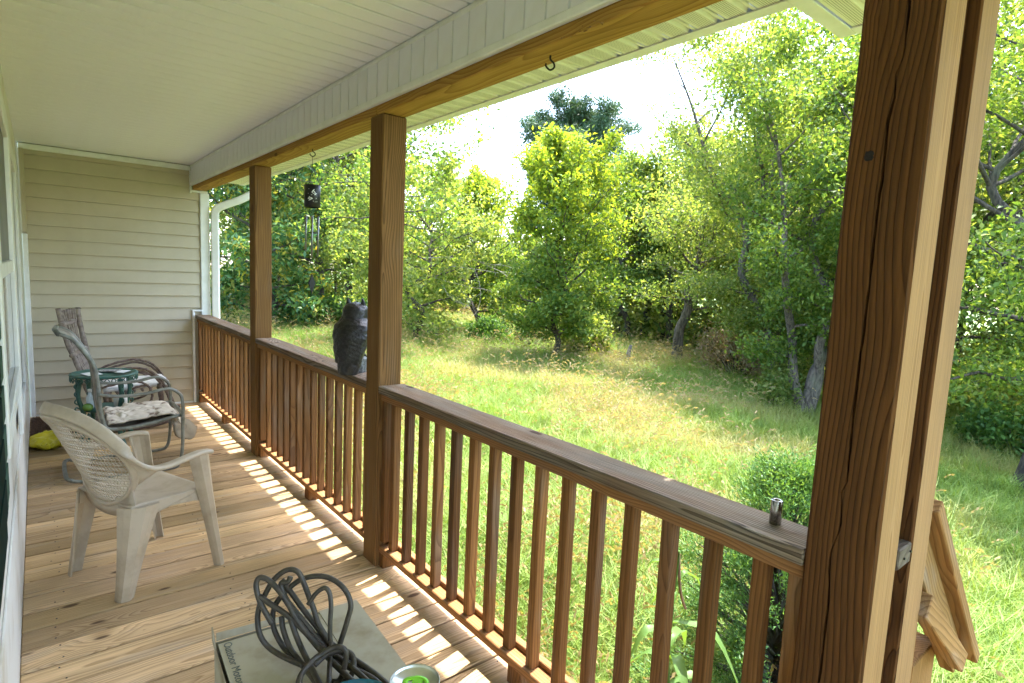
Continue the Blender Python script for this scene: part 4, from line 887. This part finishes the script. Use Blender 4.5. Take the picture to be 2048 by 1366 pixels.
# clipped conifer beside the railing
def conifer():
    rs = np.random.RandomState(31); base = (2.98, 1.30); zb = float(gz(*base)); e = empty('conifer_bush', (*base, zb), 'dense green conifer bush just outside the railing', 'bush')
    H = 1.40; st_ = []; C_ = []; D_ = []
    for k in range(250):
        t = rs.uniform(.02, 1)**.9; az = rs.uniform(0, 6.28); rr = .66*(1-t)**.72*(1+.22*math.sin(az*3+1+4*t)+.14*math.sin(az*5+9*t))+.02; p = np.array([base[0]+rr*math.cos(az)*rs.uniform(.72, 1.02), base[1]+rr*math.sin(az)*rs.uniform(.72, 1.02), zb+.12+(H-.12)*t])
        C_.append(p); d = unit(np.array([math.cos(az), math.sin(az), .25+.8*t])); D_.append(d)
        st_.append(tube(np.array([[base[0], base[1], zb+.05+.55*t*H], (np.array([base[0], base[1], p[2]-.2])+p)/2, p]), [.012, .008, .003], 4, cap=False))
    mk('stems', *join(st_), BARKD, e, True)
    C_ = np.array(C_); D_ = np.array(D_); N = 62000; k = rs.randint(0, len(C_), N); q = rs.uniform(-.5, 1, (N, 1))
    P = C_[k]+D_[k]*.09*q+rs.normal(size=(N, 3))*.032; a = unit(D_[k]*.9+rs.normal(size=(N, 3))*.65+np.array([0, 0, .2])); n = unit(rs.normal(size=(N, 3))+np.array([0, 0, .8])); wv = unit(np.cross(n, a)); s = rs.uniform(.016, .032, (N, 1))
    V = np.zeros((N, 4, 3)); V[:, 0] = P; V[:, 1] = P+a*s*.5+wv*s*.13; V[:, 2] = P+a*s; V[:, 3] = P+a*s*.5-wv*s*.13
    mk('foliage', V.reshape(-1, 3), np.arange(N*4).reshape(-1, 4), L_YEW, e)
conifer()
def weed():
    rs = np.random.RandomState(33); bx_, by_ = 1.93, 1.25; zb = float(gz(bx_, by_)); e = empty('tall_weed', (bx_, by_, zb), 'tall broad leaved green weed outside the balusters', 'plant')
    v, f = tube(crom([(bx_, by_, zb-.05), (bx_+.01, by_, -.3), (bx_-.005, by_+.01, .1), (bx_+.005, by_, .47)], 6), [.011]*10+[.009]*5+[.006]*4, 8); mk('stem', v, f, L_WEED, e, True)
    for k in range(20):
        z0 = -.62+k*.052; a = k*2.4+.5; L = rs.uniform(.16, .27)*(1 if k < 16 else .6); V = []; n = 8; d = np.array([math.cos(a), math.sin(a)]); s = np.array([-d[1], d[0]])
        for i in range(n+1):
            t = i/n; wd = .024*math.sin(math.pi*min(1, t*.92+.06))**.8*(1 if k < 16 else .6); r_ = L*t; zz = z0+.10*math.sin(t*1.9)-.24*L/.25*t*t+.01*math.sin(t*9+k)
            for q in (-1, 0, 1): V.append((bx_+d[0]*r_+s[0]*q*wd, by_+d[1]*r_+s[1]*q*wd, zz+abs(q)*.010))
        F = [(i*3+j, i*3+j+1, (i+1)*3+j+1, (i+1)*3+j) for i in range(n) for j in range(2)]
        mk('leaf', V, F, L_WEED, e, True)
    v, f = tube(crom([(bx_+.005, by_, .46), (bx_+.012, by_, .40), (bx_+.02, by_-.01, .30), (bx_+.05, by_-.02, .22)], 5), .006, 6); mk('withered_tip', v, f, DRY, e)
weed()
def dryweed():
    rs = np.random.RandomState(35); x, y = 1.98, .93; zb = float(gz(x, y)); e = empty('dried_weed', (x, y, zb), 'dried brown flower stalks at the foot of the corner post', 'plant')
    tb = []; lf = []
    for k in range(14):
        a = rs.uniform(0, 6.28); top = np.array([x+.10*math.cos(a)*rs.rand(), y+.10*math.sin(a)*rs.rand(), rs.uniform(-.10, .10)]); tb.append(tube(np.array([[x, y, zb-.05], [(x+top[0])/2, (y+top[1])/2, -.35], top]), [.004, .003, .002], 4, cap=False))
        for j in range(5): b = top+rs.normal(size=3)*np.array([.03, .03, .02]); tb.append(tube(np.array([top-np.array([0, 0, .05]), b]), [.0015, .001], 3, cap=False)); lf += list(b+rs.normal(size=(7, 3))*.008)
    mk('stalks', *join(tb), DRY, e); v, f = leafquads(np.array(lf), .016, rs, .3); mk('seed_heads', v, f, L_BROWN, e)
dryweed()
# short grey fence stub on the lawn
zb = float(gz(13.25, 10.78)); e = empty('fence_stub', (13.25, 10.78, zb), 'short weathered grey wooden post stub on the lawn', 'post')
v, f = tube(np.array([(13.23, 10.80, zb-.1), (13.24, 10.79, zb+.15), (13.26, 10.77, zb+.35), (13.30, 10.74, zb+.56)]), [.10, .085, .06, .045], 9); mk('stake', v, f, BARKL, e)
v, f = tube(np.array([(13.20, 10.84, zb-.1), (13.14, 10.88, zb+.1), (13.12, 10.9, zb+.2)]), [.07, .05, .02], 7); mk('root_stub', v, f, BARKL, e)
# bare branch in the tree beside the young tree
def dead():
    rs = np.random.RandomState(36); tb = []
    def grow(p, d, L, r_, n):
        q = [p]; 
        for i in range(4): d = unit(d+rs.normal(size=3)*.22); q.append(q[-1]+d*L/4)
        tb.append(tube(np.array(q), np.linspace(r_, r_*.4, 5), 5, cap=False))
        if n > 0:
            for i in range(3): grow(q[rs.randint(1, 5)], unit(d+rs.normal(size=3)*.6), L*.55, r_*.5, n-1)
    grow(np.array([8.9, 15.3, 1.9]), unit(np.array([.35, -.9, .18])), 3.3, .016, 3); grow(np.array([8.9, 15.3, 1.0]), unit(np.array([.25, -.9, .05])), 2.8, .014, 3)
    mk('bare_limb', *join(tb), BARKL, LT)
dead()
# ------------------------------------------------------------------ the wood behind
def woods():
    rs = np.random.RandomState(40); LV = []; tb = []; LP = []; DP = []
    for k in range(230):
        az = R(rs.uniform(-14, 112)); azd = math.degrees(az)
        rmin = np.interp(azd, [-20, 20, 40, 47, 56, 62, 70, 85, 112], [25, 27, 30, 25, 21, 19.5, 18, 17, 17]); d = rmin+abs(rs.normal())*6+rs.uniform(0, 3)+(8 if k % 3 == 0 else 0)
        Hm = np.interp(azd, [-20, 8, 24, 29, 34, 45, 50, 53, 56, 60, 75, 112], [11, 11, 9.5, 5.0, 3.6, 4.6, 6.5, 7.5, 8.5, 9.5, 11, 12]); H = Hm*rs.uniform(.75, 1.05)*(1+.012*(d-rmin))
        x, y = d*math.sin(az), d*math.cos(az); zb = float(gz(x, y)); r_ = rs.uniform(.07, .17)
        tb.append(tube(np.array([(x, y, zb-.2), (x+rs.normal()*.15, y+rs.normal()*.15, zb+H*.4), (x+rs.normal()*.3, y+rs.normal()*.3, zb+H*.9)]), [r_, r_*.75, r_*.2], 6, cap=False))
        n = 12; cs = np.array([x, y, zb+H*.62])+unit(rs.normal(size=(n, 3)))*np.array([1.9, 1.9, H*.36])*rs.uniform(.5, 1.0, (n, 1)); m = 1150
        P = cs[rs.randint(0, n, m)]+rs.normal(size=(m, 3))*np.array([.55, .55, .4]); P[:, 2] = np.maximum(P[:, 2], zb+H*.16); LP.append(P)
        m = 420; DP.append(np.array([x, y, zb+.7])+rs.normal(size=(m, 3))*np.array([1.4, 1.4, .75]))
    P = np.vstack(LP); U = np.vstack(DP); U[:, 2] = np.maximum(U[:, 2], gz(U[:, 0], U[:, 1])+.03)
    v1, f1 = leafquads(np.vstack([P, U]), .24, rs, .5, aspect=.6)
    o = mk('woodland', v1, f1, L_WOOD, None); o['kind'] = 'stuff'; o['label'] = 'mass of woodland foliage behind the lawn'; o['category'] = 'woodland'
    o2 = mk('woodland_trunks', *join(tb), BARKD, None, True); o2['kind'] = 'stuff'; o2['label'] = 'dark trunks standing in the woodland behind the lawn'; o2['category'] = 'woodland'
woods()
# ================================================================== GRASS
def clump(name, seed, n, h, spread, wd, mat, seedhead=False, bend=.5):
    rs = np.random.RandomState(seed); V = []; F = []
    for k in range(n):
        a = rs.uniform(0, 6.28); rr = spread*math.sqrt(rs.rand()); p = np.array([rr*math.cos(a), rr*math.sin(a), 0]); hh = h*rs.uniform(.55, 1.15); b = rs.uniform(0, 6.28); d = np.array([math.cos(b), math.sin(b), 0]); s = np.array([-d[1], d[0], 0])*wd*rs.uniform(.7, 1.2); bd = bend*rs.uniform(.3, 1.3)*hh; i0 = len(V)
        q = [p, p+d*bd*.25+np.array([0, 0, hh*.5]), p+d*bd*.95+np.array([0, 0, hh*(.92-.22*bend)])]
        V += [q[0]-s, q[0]+s, q[1]-s*.8, q[1]+s*.8, q[2]]; F += [(i0, i0+1, i0+3, i0+2), (i0+2, i0+3, i0+4)]
        if seedhead:
            t = q[2]; dr = unit(q[2]-q[1]+d*.05)
            for z_ in range(5):
                c = t+dr*.022*z_-np.array([0, 0, .004*z_*z_*.6]); i0 = len(V); o_ = unit(rs.normal(size=3))*.009; V += [c, c+dr*.016+o_, c+dr*.034, c+dr*.016-o_]; F.append((i0, i0+1, i0+2, i0+3))
    me = bpy.data.meshes.new(name); me.from_pydata([tuple(v) for v in V], [], F); me.update(); me.materials.append(mat)
    return bpy.data.objects.new(name, me)
def grassm(name, c1, c2, c3):
    m, nt, bs = mat_new(name); oi = nd(nt, 'ShaderNodeObjectInfo')
    n1 = nd(nt, 'ShaderNodeTexNoise', {'Vector': oi.outputs['Location'], 'Scale': .45, 'Detail': 4.0, 'Roughness': .6}).outputs[0]
    c = mixc(nt, oi.outputs['Random'], c1, c2); c = mixc(nt, ss(nt, n1, .48, .66), c, c3)
    nt.links.new(c, bs.inputs['Base Color']); bs.inputs['Roughness'].default_value = .55; bs.inputs['Specular IOR Level'].default_value = .3
    tr = nd(nt, 'ShaderNodeBsdfTranslucent'); nt.links.new(mixc(nt, 1.0, c, (1.2, 1.15, .5), 'MULTIPLY'), tr.inputs[0]); mx = nd(nt, 'ShaderNodeMixShader', {0: .4}); nt.links.new(bs.outputs[0], mx.inputs[1]); nt.links.new(tr.outputs[0], mx.inputs[2]); nt.links.new(mx.outputs[0], nt.nodes['Material Output'].inputs[0])
    return m
G1 = grassm('green_grass', (.14, .24, .042), (.22, .305, .06), (.32, .315, .105)); G2 = grassm('straw_grass', (.34, .265, .13), (.28, .22, .095), (.37, .285, .155))
def grass():
    src = [clump('gc1', 1, 26, .30, .13, .0032, G1, bend=.7), clump('gc2', 2, 22, .40, .14, .0034, G1, bend=.9), clump('gc3', 3, 20, .20, .13, .004, G1, bend=.8), clump('gc4', 4, 6, .55, .16, .0014, G2, True, .45), clump('gc5', 5, 9, .42, .15, .0018, G2, False, .7)]
    src += [clump('gc6', 6, 30, .10, .16, .004, G1, bend=.9)]
    rs = np.random.RandomState(50); N = 80000; r_ = 1.5+33*rs.rand(N)**1.55; az = np.radians(rs.uniform(-12, 112, N)); x = r_*np.sin(az); y = r_*np.cos(az)
    ok = (x > 1.62)
    ok &= ~((y > 6.8) & (x < 1.62)); ok &= ~((x < 2.35) & (y < .45)); ok &= ((x-2.98)**2+(y-1.30)**2 > .32**2)
    x, y, r_ = x[ok], y[ok], r_[ok]; n = len(x); z = gz(x, y)+.025*np.sin(x*1.7+y*.9)+.02*np.sin(x*.7-y*2.1)-.01
    field = 1/(1+np.exp(-((.95*y+1.2)-.62*x-.0)*1.1))          # tall meadow to the left, mown lawn to the right
    q = np.array([mn.noise(Vector((a*.35, b*.35, 3))) for a, b in zip(x, y)]); u_ = rs.rand(n)
    idx = np.where(u_ < .45, 0, np.where(u_ < .75, 1, 2)); straw = (rs.rand(n) < np.clip(.17+.75*q, .04, .55)*field); idx = np.where(straw, np.where(rs.rand(n) < .6, 3, 4), idx); idx = np.where(rs.rand(n) > .25+field*.9, 5, idx)
    far = np.clip((r_-7)/14, 0, 1); sc = rs.uniform(.75, 1.25, n)*(1+.35*far)*np.where(x < 2.4, .8, 1)
    me = bpy.data.meshes.new('grass'); me.vertices.add(n); me.vertices.foreach_set('co', np.stack([x, y, z], 1).astype(np.float32).ravel())
    a1 = me.attributes.new('rot', 'FLOAT_VECTOR', 'POINT'); a1.data.foreach_set('vector', np.stack([rs.normal(size=n)*.12, rs.normal(size=n)*.12, rs.uniform(0, 6.28, n)], 1).astype(np.float32).ravel())
    a2 = me.attributes.new('scl', 'FLOAT', 'POINT'); a2.data.foreach_set('value', sc.astype(np.float32)); a3 = me.attributes.new('idx', 'INT', 'POINT'); a3.data.foreach_set('value', idx.astype(np.int32))
    o = link('grass', me, None); o['kind'] = 'stuff'; o['label'] = 'tall meadow grass with straw coloured seed heads'; o['category'] = 'grass'
    ng = bpy.data.node_groups.new('scatter', 'GeometryNodeTree'); ng.interface.new_socket('Geometry', in_out='INPUT', socket_type='NodeSocketGeometry'); ng.interface.new_socket('Geometry', in_out='OUTPUT', socket_type='NodeSocketGeometry')
    gi = ng.nodes.new('NodeGroupInput'); go = ng.nodes.new('NodeGroupOutput'); ip = ng.nodes.new('GeometryNodeInstanceOnPoints'); jn = ng.nodes.new('GeometryNodeJoinGeometry'); L = ng.links
    for s in src[::-1]:
        ob = ng.nodes.new('GeometryNodeObjectInfo'); ob.inputs['Object'].default_value = s; ob.inputs['As Instance'].default_value = True; L.new(ob.outputs['Geometry'], jn.inputs[0])
    def at(nm, t): a = ng.nodes.new('GeometryNodeInputNamedAttribute'); a.data_type = t; a.inputs[0].default_value = nm; return a.outputs[0]
    L.new(gi.outputs[0], ip.inputs['Points']); L.new(jn.outputs[0], ip.inputs['Instance']); ip.inputs['Pick Instance'].default_value = True
    L.new(at('idx', 'INT'), ip.inputs['Instance Index']); L.new(at('rot', 'FLOAT_VECTOR'), ip.inputs['Rotation']); L.new(at('scl', 'FLOAT'), ip.inputs['Scale']); L.new(ip.outputs[0], go.inputs[0])
    o.modifiers.new('scatter', 'NODES').node_group = ng
grass()
